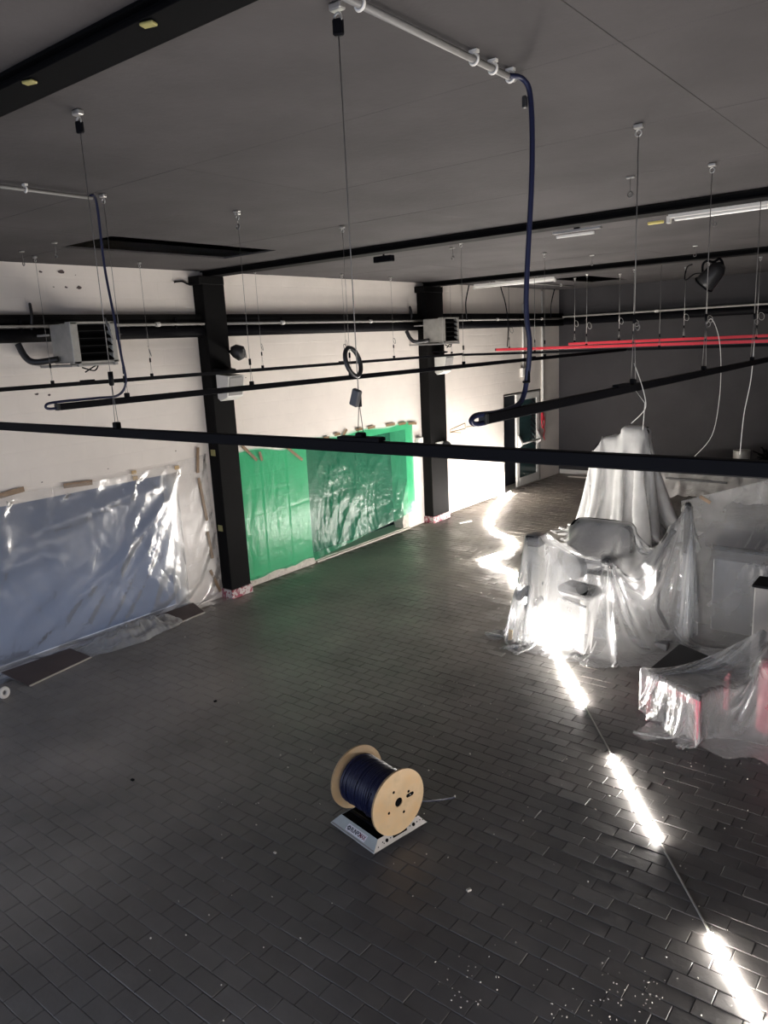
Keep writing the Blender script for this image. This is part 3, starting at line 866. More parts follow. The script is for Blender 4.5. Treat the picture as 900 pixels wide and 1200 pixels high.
part('inner_panel', skew(.10, .50, .10, .12, .03, .32), M['grey_plastic'], pod)
red = thing('red_machine', 'red machine mostly outside the right edge, under a clear sheet', 'machine', (-1.05, 6.85, 0))
part('body', MB().box((-1.02, 6.95, .36), (.56, .60, .70), bev=.05), M['red'], red)
part('dark_panel', MB().box((-1.305, 6.95, .45), (.02, .4, .4), bev=.005), M['black'], red)
part('upright', MB().tube([(-1.34, 7.14, .05), (-1.38, 7.16, .76)], .03, 8).ball((-1.38, 7.16, .76), .034), M['black_plastic'], red)
colC = [lambda P: sd_cap(P, pp(-.02, .0, 0), pp(-.02, .0, .42), .03), lambda P: sd_box(P, tuple(pp(.32, .17, .21)), (.34, .17, .228), -.457), lambda P: sd_cap(P, pp(.02, .02, 0), pp(.02, .02, .41), .03),
        lambda P: sd_box(P, (-1.02, 6.95, .36), (.28, .30, .35), 0, .05),
        lambda P: sd_cap(P, (-1.34, 7.14, .05), (-1.38, 7.16, .76), .034)]
def pinC(c):
    n, m = c.P.shape[:2]
    a = np.array(pp(-.065, -.02, .440)); b = np.array((-1.385, 7.15, .80)); d = np.array((-.75, 7.1, .80))
    k1 = int(n * .60)
    for i in range(n):
        if i <= k1:
            t = i / k1
            p = a + (b - a) * t; p[2] -= .075 * math.sin(PI * t) + .03 * math.sin(PI * t) * (1 - t); p[1] -= .05 * math.sin(PI * t)
        else:
            t = (i - k1) / (n - 1 - k1); p = b + (d - b) * t; p[2] -= .05 * math.sin(PI * t)
        c.P[i, 0] = p; c.W[i, 0] = 0
    # the rest of the sheet starts straight below and in front of its taped edge
    m_ = c.P.shape[1]
    for j in range(1, m_):
        t = j / (m_ - 1)
        c.P[:, j] = c.P[:, 0] + np.array((-.10, -1.05, .22)) * t + np.random.RandomState(j).randn(n, 3) * .004
        if 1.30 * t < .41:                                # taped down the podium corner
            c.P[0, j] = np.array(pp(-.065, -.03, .44 - 1.30 * t)); c.W[0, j] = 0
PC = drape((-2.2, 6.5, .44), (1.75, 0, 0), (0, -1.30, 0), 48, colC, 4, pins=pinC, coarse=(70, 7), bend=.03)
sC = single('dust_sheet', grid_mb(PC, lambda a, b: b < .84 + .14 * a + .04 * math.sin(25 * a)), M['film_thin'], 'clear plastic sheet trailing over the podium front and the red machine', 'plastic sheet', (-1.6, 6.6, 0), 'plastic dust sheets over equipment')
print('cloth seconds', _t.time() - _t0)
# ------------------------------------------------------------------ plastic over the wall openings
def in_open(Q, o, e=0.02): return (Q[:, 1] > o[0] + e) & (Q[:, 1] < o[1] - e) & (Q[:, 2] > o[2] - 1) & (Q[:, 2] < o[3] - e)
def wall_col(o):
    def fn(P):
        lim = np.where(in_open(P, o), WX - .30, WX + .004)
        G = np.zeros_like(P); G[:, 0] = 1
        return P[:, 0] - lim, G
    return fn
def tape(name, parent, y0, z0, y1, z1, w=.05, m='tape', x=WX + .028):
    a, b = Vector((x, y0, z0)), Vector((x, y1, z1))
    d = (b - a); L = d.length; ang = math.atan2(d.z, d.y)
    return part(name, MB().box((a + b) / 2, (.006, L, w), Matrix.Rotation(ang, 3, 'X')), M[m], parent)

def vnoise(seed):
    rs = np.random.RandomState(seed); g = rs.rand(64, 64)
    def f(x, y):
        xi, yi = np.floor(x).astype(int), np.floor(y).astype(int)
        fx, fy = x - xi, y - yi
        fx, fy = fx * fx * (3 - 2 * fx), fy * fy * (3 - 2 * fy)
        a, b = g[xi % 64, yi % 64], g[(xi + 1) % 64, yi % 64]
        c, d = g[xi % 64, (yi + 1) % 64], g[(xi + 1) % 64, (yi + 1) % 64]
        return (a * (1 - fx) + b * fx) * (1 - fy) + (c * (1 - fx) + d * fx) * fy
    return f
vn1, vn2 = vnoise(4), vnoise(6)
LB = 6.10
blue_pins = [(2.9, 1.98), (3.9, 1.99), (4.62, 1.95), (5.57, 1.95), (6.22, 1.92)]
def pin_blue(c):
    n, m = c.P.shape[:2]
    Y = np.linspace(.72, .72 + LB, n); Sv = np.linspace(0, 2.62, m)
    for i in range(n):
        for j in range(m):
            z = 2.12 - Sv[j]
            x = WX + .03
            if z < .02: x += (.02 - z) * .95; z = .02
            c.P[i, j] = (x + .004 * math.sin(i * 1.7 + j), Y[i], z)
    for (y, z) in blue_pins:
        i = int(round((y - .72 + (.06 if y < 6.3 else .02)) / LB * (n - 1))); j = int(round((2.12 - z) / 2.62 * (m - 1)))
        c.P[min(i, n - 1), j] = (WX + .02, y, z); c.W[min(i, n - 1), j] = 0
    for i in range(n):                                   # taut along the top and the right-hand edge
        c.P[i, 0] = (WX + .012, Y[i], 2.07 - .04 * math.sin(PI * min(1, max(0, (Y[i] - 3.8) / 2.6))) + .04 * max(0, (Y[i] - 6.2) / .5)); c.W[i, 0] = 0
    for j in range(0, int(m * .78), 2):
        c.P[n - 1, j] = (WX + .012, 6.72 + .08 * j / (m * .78), max(.02, 2.12 - Sv[j])); c.W[n - 1, j] = 0
PW = drape((WX + .03, .72, 2.12), (0, LB, 0), (0, 0, -2.62), 74, [wall_col(BLUE)], 5, pins=pin_blue, coarse=(60, 6), fine=(30, 6), bend=.02, thick=.012)
def keep_blue(a, b):
    s_ = b * 2.62
    y = .72 + a * LB
    far = .42 - .10 * abs(math.sin(a * 13)) - (.30 if y > 5.9 else 0) - (.28 if y < 4.3 else 0)
    return s_ < 2.12 + far
an = np.arctan2(1.98 - PW[..., 2], 6.35 - PW[..., 1]); rd = np.hypot(1.98 - PW[..., 2], 6.35 - PW[..., 1])
rg = lambda v: 1 - np.abs(2 * v - 1)
ins = np.clip(PW[..., 2] / .4, 0, 1) * np.clip((6.15 - PW[..., 1]) / .5, 0, 1)
wr = np.clip((PW[..., 1] - 5.9) / .35, 0, 1) * np.clip(PW[..., 2] / .25, 0, 1)
PW[..., 0] = PW[..., 0] * (1 - .8 * wr) + (WX + .016) * .8 * wr
PW[..., 0] += ins * (.040 * rg(vn1(an * 9 + .3 * rd, rd * .8)) ** 3 + .030 * rg(vn2(PW[..., 1] * 3 - PW[..., 2] * 1.3, PW[..., 2] * .9)) ** 3 + .012 * rg(vn1(PW[..., 1] * 9 + PW[..., 2] * 6, PW[..., 2] * 2)))
film_b = single('plastic_sheet', grid_mb(PW, keep_blue), M['film_blue'], 'bluish clear sheet taped over the wide window opening at left', 'plastic sheet', (WX, 4.0, 0), 'plastic sheets taped over wall openings')
for a in ((3.84, 2.055, 4.13, 2.085), (4.60, 2.035, 4.97, 2.015), (6.60, 2.22, 6.555, 1.87), (6.56, 1.80, 6.63, 1.18), (6.62, 1.02, 6.66, .62), (6.60, .46, 6.74, .10)):
    tape('tape_strip', film_b, *a, w=.045 if a[0] > 6 else .06)
for y, z in ((5.56, 2.04), (5.57, 1.965), (6.22, 2.0)):
    tape('tape_strip', film_b, y - .035, z, y + .035, z, w=.05, m='tan_tape')

# green sheet: shallow hand-made folds, crinkles and package creases
n1, n2, n3 = vnoise(1), vnoise(2), vnoise(3)
nu, nv = 190, 90
U, V_ = np.meshgrid(np.linspace(0, 1, nu), np.linspace(0, 1, nv), indexing='ij')
Yg = 7.27 + U * (11.62 - 7.27)
top = 2.03 - .03 * U + .02 * np.sin(U * 21) - .05 * np.exp(-((U - .22) / .07) ** 2)
bot = np.where(Yg < 8.74, .10 + .02 * np.sin(Yg * 9), .045 + np.clip((Yg - 8.74) / 2.7, 0, 1) ** .75 * .27)
Zg = top + (bot - top) * V_
ridge = lambda v: 1 - np.abs(2 * v - 1)
free = np.clip((Yg - 8.70) / .5, 0, 1) * np.clip((11.5 - Yg) / .4, 0, 1) * np.clip(V_ * 4, 0, 1)
D = .018 * ridge(n1(Yg * 9 + .8 * np.sin(Zg * 3), Zg * 1.3)) + .010 * ridge(n2(Yg * 22 + Zg * 4, Zg * 5)) + .007 * n3(Yg * 40, Zg * 30)
D = D * (.20 + .62 * free)
D += -.055 * free * np.sin(PI * np.clip(V_, 0, 1)) * n2(Yg * 1.3 + 5, Zg * 1.1) * 1.4
D += .020 * free * ridge(n3(Yg * 3 - Zg * 2.2, Zg * .8 + Yg * .4)) ** 2
for fz in (.42, .74, 1.06, 1.40, 1.72):
    D += (-.006 + .010 * n1(Yg * 12, fz * 9)) * np.exp(-((Zg - fz - .015 * np.sin(Yg * 6)) / .016) ** 2)
for fy in (7.75, 8.28, 9.15, 9.75, 10.4, 11.0):
    D += .005 * np.exp(-((Yg - fy) / .014) ** 2)
D += .06 * np.clip((V_ - .8) * 5, 0, 1) * free * .6
PG = np.stack([WX + .022 + D, Yg, Zg], -1)
film_g = single('plastic_sheet', grid_mb(PG), M['film_green'], 'green plastic sheet taped over the opening between the two black pillars', 'plastic sheet', (WX, 9.4, 0), 'plastic sheets taped over wall openings')
for a in ((7.40, 2.13, 7.66, 1.88), (7.72, 2.00, 7.76, 1.86), (8.18, 2.08, 8.62, 1.74), (9.15, 2.02, 9.28, 2.02), (9.42, 2.045, 9.56, 2.045), (9.62, 1.99, 9.74, 2.10), (9.98, 2.06, 10.16, 2.06), (10.3, 2.055, 10.5, 2.055), (10.82, 2.04, 11.08, 2.04), (11.2, 2.02, 11.42, 2.02), (11.5, 2.0, 11.76, 1.975)):
    tape('tape_strip', film_g, *a, w=.045)
mbp = MB().prism([(WX, 7.18, 0), (WX + .028, 7.18, 0), (WX + .028, 7.18, .085), (WX + .012, 7.18, .12), (WX, 7.18, .12)], (0, 1.56, 0))
tag(mbp.build('baseboard_left', M['plaster']), kind='structure')
tag(MB().box((WX + .02, 10.1, .012), (.05, 2.62, .03), bev=.004).build('trim_4', M['slab_edge']), kind='structure')
jag = [(WX + .002, 11.42, .04), (WX + .002, 11.42, .95), (WX + .002, 11.36, .80), (WX + .002, 11.30, .62), (WX + .002, 11.25, .50), (WX + .002, 11.27, .30), (WX + .002, 11.22, .15), (WX + .002, 11.24, .04)]
tag(MB().prism(jag, (-.2, 0, 0)).build('trim_5', M['plaster']), kind='structure')
# white insulation edge inside the left window
foam = MB()
P = [(WX - .09, 6.19 + .02 * math.sin(k * 1.9), .04 + k * .145) for k in range(14)]
foam.tube(P, .06, 8, rs=[.085 + .03 * math.sin(k * 2.3) for k in range(14)])
tag(foam.build('trim_6', M['white_plastic']), kind='structure')
# ------------------------------------------------------------------ pipes along the walls
def cat_pipe(name, label, cat, pts, r, m, loc, group=None, n=12):
    return single(name, MB().tube(pts, r, n), m, label, cat, loc, group)
def wall_pipes(parts_, label, loc):
    t = thing('wall_pipe', label, 'pipe', loc, 'pipes along the walls')
    for name, pts, r, m in parts_:
        part(name, MB().tube(pts, r, 12), M[m], t)
    return t
Y0, Y1 = NY + .05, BY - .25
for (ya, yb, lab) in ((Y0, 6.80, 'black pipe run on the wall left of the nearer pillar'), (7.17, 11.95, 'black pipe run on the wall between the two pillars'), (12.52, BY - .05, 'black pipe run on the wall beyond the farther pillar')):
    t = wall_pipes([('main_pipe', [(WX + .11, ya, 3.765), (WX + .11, yb, 3.765)], .075, 'black'),
                    ('second_pipe', [(WX + .09, ya, 3.93), (WX + .09, yb, 3.93)], .06, 'black_steel'),
                    ('conduit', [(WX + .185, ya + .01, 3.86), (WX + .185, yb - .01, 3.86)], .016, 'grey_conduit')], lab, (WX, (ya + yb) / 2, 3.85))
    k = ya + 1.1
    while k < yb - .3:
        if k > 2: part('clip', MB().box((WX + .16, k, 3.85), (.02, .03, .17)), M['black'], t)
        k += 2.05
    for y in (6.05, 8.25, 10.33, 14.63, 16.7):
        if ya < y < yb: part('coupling', MB().cyl((WX + .185, y - .03, 3.86), (WX + .185, y + .03, 3.86), .03, 10), M['white_plastic'], t, 'white coupling')
t = wall_pipes([('main_pipe', [(WX + .2, BY - .12, 3.79), (RX - .05, BY - .12, 3.79)], .085, 'black'),
                ('conduit', [(WX + .2, BY - .22, 3.90), (RX - .05, BY - .22, 3.90)], .022, 'grey_conduit')], 'black pipe run along the dark back wall', (-3, BY - .1, 3.8))
for x in (-6.0, -3.3, .2):
    part('coupling', MB().box((x, BY - .23, 3.895), (.09, .04, .06), bev=.01), M['white_plastic'], t, 'white coupling')

# ------------------------------------------------------------------ unit heaters
def heater(label, yc, zc):
    t = thing('unit_heater', label, 'heater', (-7.95, yc, zc - .25), 'unit heaters on the left wall')
    w, h = .54, .42
    x1 = -7.72
    part('casing', MB().box((-7.96, yc, zc), (.36, w - .02, h), bev=.012), M['grey_metal'], t)
    fr = MB()
    fr.box((x1 - .03, yc - w / 2 + .045, zc), (.09, .09, h + .02), bev=.006).box((x1 - .03, yc + w / 2 - .03, zc), (.09, .06, h + .02), bev=.006)
    fr.box((x1 - .03, yc, zc + h / 2), (.09, w, .02)).box((x1 - .03, yc, zc - h / 2), (.09, w, .025))
    part('front_frame', fr, M['grey_metal'], t)
    part('recess', MB().box((x1 - .06, yc, zc), (.02, w - .14, h - .03)), M['matte_black'], t)
    for k in range(5):
        z = zc + h / 2 - .065 - k * .078
        part('louvre', MB().box((x1 - .012, yc + .015, z), (.085, w - .15, .008), Matrix.Rotation(.55, 3, 'Y')), M['black_steel'], t, 'black slanted louvre')
    for s in (-1, 1):
        part('mounting_arm', MB().box((-8.08, yc + s * .22, zc - h / 2 - .025), (.80, .035, .03)), M['grey_conduit'], t)
    part('tray', MB().box((-8.02, yc - .02, zc - h / 2 - .03), (.62, .56, .018)), M['grey_conduit'], t)
    part('hose', MB().tube(smooth_path([(WX + .18, yc - .55, zc + .02), (WX + .24, yc - .52, zc - .12), (-8.16, yc - .46, zc - .18), (-8.0, yc - .28, zc - .16)], 6), .035, 10), M['black_plastic'], t)
    part('hose', MB().tube(smooth_path([(WX + .12, yc - .36, zc + .10), (WX + .16, yc - .34, zc + .32), (WX + .10, yc - .31, zc + .44), (WX + .10, yc - .30, zc + .12)], 6), .016, 8), M['black_plastic'], t)
    part('bracket', MB().box((WX + .18, yc - .30, zc + .10), (.36, .05, .02)), M['grey_conduit'], t)
    part('cable', MB().tube(smooth_path([(-7.72, yc - .18, zc - .26), (-7.70, yc - .05, zc - .30), (-7.74, yc + .02, zc - .24), (-7.70, yc - .16, zc - .31)], 5), .008, 6), M['black'], t)
heater('grey louvred unit heater on the wall left of the nearer pillar', 4.78, 3.655)
heater('grey louvred unit heater in front of the farther pillar', 11.90, 3.665)

# ------------------------------------------------------------------ things on the pillars and the wall
s1 = thing('wall_siren', 'black round siren on an arm beside the nearer pillar', 'siren', (WX + .3, 7.17, 3.48))
part('horn', MB().tube([(WX + .30, 7.10, 3.50), (WX + .34, 7.14, 3.49), (WX + .42, 7.18, 3.45), (WX + .46, 7.20, 3.44)], .08, 14, rs=[.045, .09, .105, .06]), M['black_plastic'], s1)
part('arm', MB().tube([(WX + .16, 7.17, 3.48), (WX + .32, 7.15, 3.49)], .02, 8), M['black'], s1)
for (yc, zc, lab) in ((6.98, 3.03, 'off white wedge shaped speaker on the nearer pillar'), (12.24, 3.06, 'off white wedge shaped speaker on the farther pillar')):
    t = thing('wall_speaker', lab, 'speaker', (WX + .3, yc, zc - .17), 'wedge speakers on the pillars')
    poly = [(WX + .25, zc + .16), (WX + .50, zc + .13), (WX + .44, zc - .15), (WX + .30, zc - .20), (WX + .25, zc - .16)]
    part('cabinet', MB().prism([(x, yc - .13, z) for x, z in poly], (0, .28, 0)), M['white_plastic'], t)
    part('front_grille', MB().prism([(WX + .503, yc - .11, zc + .11), (WX + .512, yc - .11, zc + .11), (WX + .452, yc - .11, zc - .13), (WX + .443, yc - .11, zc - .13)], (0, .24, 0)), M['plain_wall'], t)
    part('bracket', MB().prism([(WX + .21, yc - .16, zc + .22), (WX + .46, yc - .10, zc + .19), (WX + .40, yc + .10, zc + .20), (WX + .21, yc + .14, zc + .22)], (0, 0, .02)), M['black'], t)
t = thing('beacon_lamp', 'grey dome lamp low on the farther pillar', 'lamp', (WX + .25, 12.3, 1.30))
part('back_plate', MB().box((WX + .225, 12.22, 1.42), (.03, .24, .30), bev=.005), M['white_plastic'], t)
part('dome', MB().ball((WX + .26, 12.40, 1.44), .13, 14, 8, (.8, 1, 1)), M['grey_plastic'], t)
t = thing('junction_box', 'small white box on the wall left of the farther pillar', 'box', (WX + .04, 11.82, 1.6))
part('box', MB().box((WX + .05, 11.80, 1.62), (.08, .16, .17), bev=.01), M['white_plastic'], t)
# wall drawing, an arrow pointing left
ar = MB()
def stroke(mb, p, q, w=.012, x=WX + .003):
    a, b = Vector((x, *p)), Vector((x, *q)); d = b - a
    mb.box((a + b) / 2, (.003, d.length, w), Matrix.Rotation(math.atan2(d.z, d.y), 3, 'X'))
for p, q in (((12.95, 1.71), (13.52, 1.78)), ((13.52, 1.78), (13.53, 1.67)), ((12.96, 1.66), (13.52, 1.67)), ((12.95, 1.71), (12.96, 1.62)), ((12.96, 1.66), (13.36, 1.60)), ((13.56, 1.70), (13.95, 1.68))):
    stroke(ar, p, q)
single('arrow_drawing', ar, M['brown_line'], 'brown outlined arrow drawn on the pale wall, pointing left', 'drawing', (WX, 13.4, 1.7))
# conduits by the door
t = thing('wall_conduit', 'vertical white conduit with a small switch box above the door', 'conduit', (WX, 16.05, 2.6), 'vertical conduits by the door')
part('pipe', MB().tube([(WX + .03, 16.05, 2.78), (WX + .03, 16.05, 4.2)], .022, 8), M['white_pvc'], t)
part('switch_box', MB().box((WX + .05, 16.02, 2.68), (.08, .20, .20), bev=.01), M['white_plastic'], t)
part('cover', MB().box((WX + .095, 16.05, 2.68), (.02, .09, .12)), M['grey_plastic'], t)
t = thing('wall_conduit', 'vertical pale conduit running down right of the door', 'conduit', (WX, 17.0, 1.75), 'vertical conduits by the door')
part('pipe', MB().tube([(WX + .03, 17.02, 1.74), (WX + .03, 17.02, 4.5)], .03, 8), M['white_pvc'], t)
part('outlet', MB().box((WX + .05, 17.30, 1.76), (.09, .22, .10), bev=.01), M['black'], t)
t = thing('red_lanyard', 'red looped strap hanging on the wall right of the door', 'strap', (WX + .05, 17.0, 1.0))
part('tag', MB().box((WX + .05, 16.98, 1.56), (.05, .10, .20), bev=.015), M['red_track'], t)
part('loop', MB().tube(smooth_path([(WX + .05, 16.94, 1.5), (WX + .05, 16.95, 1.34), (WX + .05, 17.02, 1.28), (WX + .05, 17.08, 1.38), (WX + .05, 17.06, 1.55)], 5), .016, 6), M['red_track'], t)
part('tail', MB().tube(smooth_path([(WX + .05, 17.03, 1.30), (WX + .05, 17.09, 1.20), (WX + .05, 17.04, 1.08), (WX + .05, 17.10, .98)], 5), .012, 6), M['red_track'], t)

# ------------------------------------------------------------------ the glazed door, one leaf shut and the other missing
d1 = MB()
tag(MB().box((WX - .17, 15.18, 1.10), (.34, .04, 2.24)).box((WX - .17, 16.94, 1.10), (.34, .05, 2.24)).box((WX - .17, 16.06, 2.21), (.34, 1.80, .05)).build('trim_7', M['white_plastic']), kind='structure')
leaf = bpy.data.objects.new('door_1', None); C.objects.link(leaf); leaf.location = (WX - .05, 16.9, 0); tag(leaf, kind='structure')
ya, yb = 15.76, 16.90
xd = WX - .02
f = MB()
f.box((xd, ya + .065, 1.10), (.05, .13, 2.16), bev=.006).box((xd, yb - .065, 1.10), (.05, .13, 2.16), bev=.006).box((xd, (ya + yb) / 2, 2.11), (.05, yb - ya - .26, .14)).box((xd, (ya + yb) / 2, .12), (.05, yb - ya - .26, .20))
part('door_frame', f, M['white_plastic'], leaf)
part('glass_pane', MB().box((xd - .005, (ya + yb) / 2, 1.13), (.012, yb - ya - .24, 1.86)), M['teal_glass'], leaf)
for k in range(9):
    z = 1.98 - k * .125
    part('slanted_strip', MB().box((xd + .006, yb - .30, z), (.008, .30, .045), Matrix.Rotation(-.55, 3, 'X')), M['dark_void'], leaf, 'dark slanted strip')  # row of dark slanted strips across the glass
part('push_bar', MB().tube([(xd + .10, ya + .08, 1.03), (xd + .10, yb - .08, 1.05)], .022, 8), M['white_plastic'], leaf)
for y in (ya + .08, yb - .08):
    part('bar_bracket', MB().prism([(xd + .02, y - .03, .92), (xd + .12, y - .03, 1.0), (xd + .12, y - .03, 1.08), (xd + .02, y - .03, 1.26)], (0, .06, 0)), M['white_plastic'], leaf)

# ------------------------------------------------------------------ hanging lighting tracks
TR = 'black lighting tracks hung below the ceiling'
def track(label, a, b, w=.036, h=.042, m='black', group=TR, extras=()):
    a, b = Vector(a), Vector(b); d = b - a; L = d.length
    ang = math.atan2(d.y, d.x); R = rz(ang) @ Matrix.Rotation(-math.asin(d.z / L), 3, 'Y')
    t = thing('lighting_track', label, 'track', tuple((a + b) / 2), group)
    mb = MB().box((a + b) / 2, (L, w, h), R, bev=.003)
    part('rail', mb, M[m], t)
    part('slot', MB().box((a + b) / 2 + Vector((0, 0, -h / 2)), (L - .02, w * .4, .004), R), M['matte_black'], t)
    for k in extras:
        p = a + d * (k / L)
        part('coupler', MB().box(p + Vector((0, 0, h / 2 + .006)), (.17, w * 1.1, .014), R, bev=.002), M['black'], t)
    for p, s in ((a, -1), (b, 1)):
        part('end_cap', MB().box(p + d.normalized() * s * .012, (.024, w * 1.05, h * 1.05), R, bev=.004), M['black_plastic'], t)
    return t
ZT = 3.165
t1 = track('long black lighting track crossing the whole view nearest the viewer', (-6.5, 2.06, 3.145), (2.4, 2.06, 3.145), extras=(4.78,))
t2 = track('black lighting track starting left, below the grey heater, running to the back', (-4.73, 2.62, ZT + .03), (-4.73, 12.55, ZT + .03), extras=(6.6,))
t3 = track('black lighting track nearest the left wall, running past the pillars', (-7.90, 1.2, 3.225), (-7.90, 12.55, 3.215), w=.03, extras=(3.55, 7.9))
t4 = track('short steep black lighting track at right, starting below the navy cable', (-1.56, 2.64, ZT + .02), (-1.56, 9.6, ZT + .02), extras=(1.45,))
t5 = track('black lighting track across the back, joining the two long ones', (-7.90, 12.6, 3.20), (2.2, 12.6, 3.185), w=.03)
track('lower red lighting track before the dark back wall', (-7.86, 13.8, 3.250), (1.0, 13.8, 3.205), w=.05, h=.05, m='red_track', group='red lighting tracks')
track('upper red lighting track before the dark back wall, starting farther right', (-6.62, 14.5, 3.295), (1.0, 14.5, 3.305), w=.05, h=.05, m='red_track', group='red lighting tracks')

ordw = ['first', 'second', 'third', 'fourth', 'fifth', 'sixth', 'seventh']
def hanger(x, y, zb, label, group, coil=None, twin=True, zt=CZ, r=.0019, grip=.18, m='wire'):
    t = thing('suspension_wire', label, 'wire', (x, y, zb), group)
    mb = MB()
    if twin:
        zg = zb + grip
        mb.tube([(x - .012, y, zb + .02), (x, y, zg)], r * .8, 5).tube([(x + .014, y, zb + .02), (x, y, zg)], r * .8, 5).tube([(x, y, zg), (x, y, zt - .05)], r, 5)
    else:
        mb.tube([(x, y, zb), (x, y, zt - .03)], r, 5)
    part('wire', mb, M[m], t)
    part('ceiling_hook', MB().box((x, y, zt - .012), (.05, .03, .022), bev=.004).torus((x, y, zt - .045), (0, 1, 0), .016, .004, 12, 5), M['galv'], t)
    if twin:
        part('gripper', MB().cyl((x, y, zb + grip - .02), (x, y, zb + grip + .03), .010, 8), M['black'], t)
        part('clamp', MB().box((x, y, zb + .012), (.032, .030, .035), bev=.004), M['black'], t)
    if coil:
        cx, cz, rr = coil
        part('wire_coil', MB().torus((x + cx, y - .01, cz), (.5, .8, .2), rr, .0035, 20, 5), M[m], t)
    return t
for k, (x, hook) in enumerate(((-3.225, 1), (-1.725, 1), (-.2, 0))):
    t = hanger(x, 2.06, 3.165, ('left suspension wire of the nearest black track, below the left cable', 'long suspension wire of the nearest black track, black cable ring on it', 'right suspension wire of the nearest black track, outside the frame')[k], 'wires holding the nearest black track', coil=(.05, 3.62, .05) if k == 0 else None, grip=.22 if k == 0 else .14)
    part('turnbuckle', MB().box((x, 2.06, 4.48), (.035, .02, .05), rz(.4), bev=.005), M['black'], t)
    if k == 1:
        part('plate', MB().box((x, 2.06, 3.173), (.19, .044, .014), bev=.002), M['black'], t)
        part('junction_block', MB().box((x + .003, 2.04, 3.318), (.035, .02, .06), Matrix.Rotation(.35, 3, 'Y'), bev=.004), M['grey_plastic'], t)
        part('cable_ring', MB().torus((x - .008, 2.05, 3.44), (.93, .2, .25), .050, .008, 22, 6), M['black_plastic'], t, 'black cable ring')
    if k == 0:
        part('black_sleeve', MB().cyl((x, 2.06, 3.37), (x, 2.06, 3.43), .012, 8), M['black'], t)
for k, y in enumerate((3.13, 4.30, 5.55, 7.55, 9.6)):
    hanger(-4.73, y, 3.215, f'{ordw[k]} suspension wire from the near end, left-of-centre black track below the heater', 'wires holding the left-of-centre track', coil=(-.04, 3.47, .035) if k in (1, 2) else None)
for k, y in enumerate((4.34, 5.60, 7.41, 9.19, 10.42, 12.2)):
    hanger(-7.90, y, 3.245, f'{ordw[k]} suspension wire from the left, track nearest the left wall', 'wires holding the track by the left wall', coil=(.03, 3.52, .045) if k in (1, 2, 3, 4) else None)
for k, y in enumerate((4.26, 5.62, 7.0)):
    hanger(-1.56, y, 3.205, f'{ordw[k]} suspension wire from the near end, steep black track at right', 'wires holding the track at right', coil=(.02, 3.52, .02), grip=.35, r=.003)
for k, x in enumerate((-7.57, -5.95, -5.07, -3.82, -3.03)):
    hanger(x, 13.8, 3.27, f'{ordw[k]} suspension wire from the left, lower red track', 'wires holding the lower red track', coil=(.06, 3.62, .06), r=.0038, m='galv' if k else 'black')
for k, x in enumerate((-6.5, -5.6, -4.4, -2.9)):
    hanger(x, 14.5, 3.33, f'{ordw[k]} suspension wire from the left, upper red track', 'wires holding the upper red track', coil=(.04, 3.68, .06), r=.0038, m='galv')
for k, x in enumerate((-6.4, -4.2, -2.4)):
    hanger(x, 12.6, 3.21, f'{ordw[k]} suspension wire from the left, black track across the back', 'wires holding the back track', r=.004)
# loose pale wires
for k, (P, lab) in enumerate((([(-2.50, 9.0, 3.50), (-2.44, 9.0, 3.58), (-2.36, 9.0, 3.40), (-2.32, 9.0, 3.10), (-2.32, 9.0, 2.70), (-2.38, 9.0, 2.30), (-2.56, 9.0, 2.05)], 'long curved pale wire hanging free, left of the two at right'),
        ([(-1.55, 7.0, 3.36), (-1.56, 7.0, 3.05), (-1.60, 7.0, 2.75), (-1.615, 7.0, 2.41)], 'pale wire tail hanging from the steep track near the right edge'),
        ([(-1.56, 4.27, 3.32), (-1.51, 4.26, 3.20), (-1.485, 4.26, 3.10), (-1.50, 4.26, 3.05), (-1.565, 4.26, 2.985)], 'short pale wire tail curling from the steep track near its first wire'))):
    single('loose_wire', MB().tube(smooth_path(P, 6), .0035 if k < 2 else .0025, 5), M['white_pvc'], lab, 'wire', P[0], 'loose wire tails')
single('loose_wire', MB().tube([(-1.545, 4.262, 3.17), (-1.49, 4.26, 3.10), (-1.498, 4.26, 2.95)], .0018, 5), M['white_pvc'], 'straight thin wire end pointing down above the tall milky sheet', 'wire', (-1.49, 4.26, 3.1), 'loose wire tails')

# ------------------------------------------------------------------ cables and conduits at the ceiling
def ceil_conduit(label, x, ya, yb, m='dim_conduit', r=.013, clips=()):
    t = thing('ceiling_conduit', label, 'conduit', (x, yb, CZ), 'pale conduits on the ceiling')
    part('pipe', MB().tube([(x, ya, CZ - .035), (x, yb, CZ - .035)], r, 10), M[m], t)
    for y in clips:
        part('clip', MB().torus((x, y, CZ - .034), (0, 1, 0), r + .005, .006, 14, 5).box((x, y, CZ - .008), (.035, .02, .012)), M['white_plastic'], t)
    return t
ceil_conduit('pale ceiling conduit at top centre, ending above the navy cable', -1.625, 1.79, 3.03, clips=(2.05, 2.72, 2.86, 3.0))
ceil_conduit('pale ceiling conduit at top left, ending above the left cable', -4.73, 1.79, 3.05, m='dim_conduit', r=.011, clips=(2.6,))
ceil_conduit('pale ceiling conduit far back near the dark wall', -7.4, 13.0, 16.4, m='grey_conduit', r=.014, clips=(14.0, 15.8))
cbR = thing('hanging_cable', 'thick navy cable dropping from the ceiling to the steep track at right', 'cable', (-1.57, 3.0, 3.2), 'cables feeding the tracks')
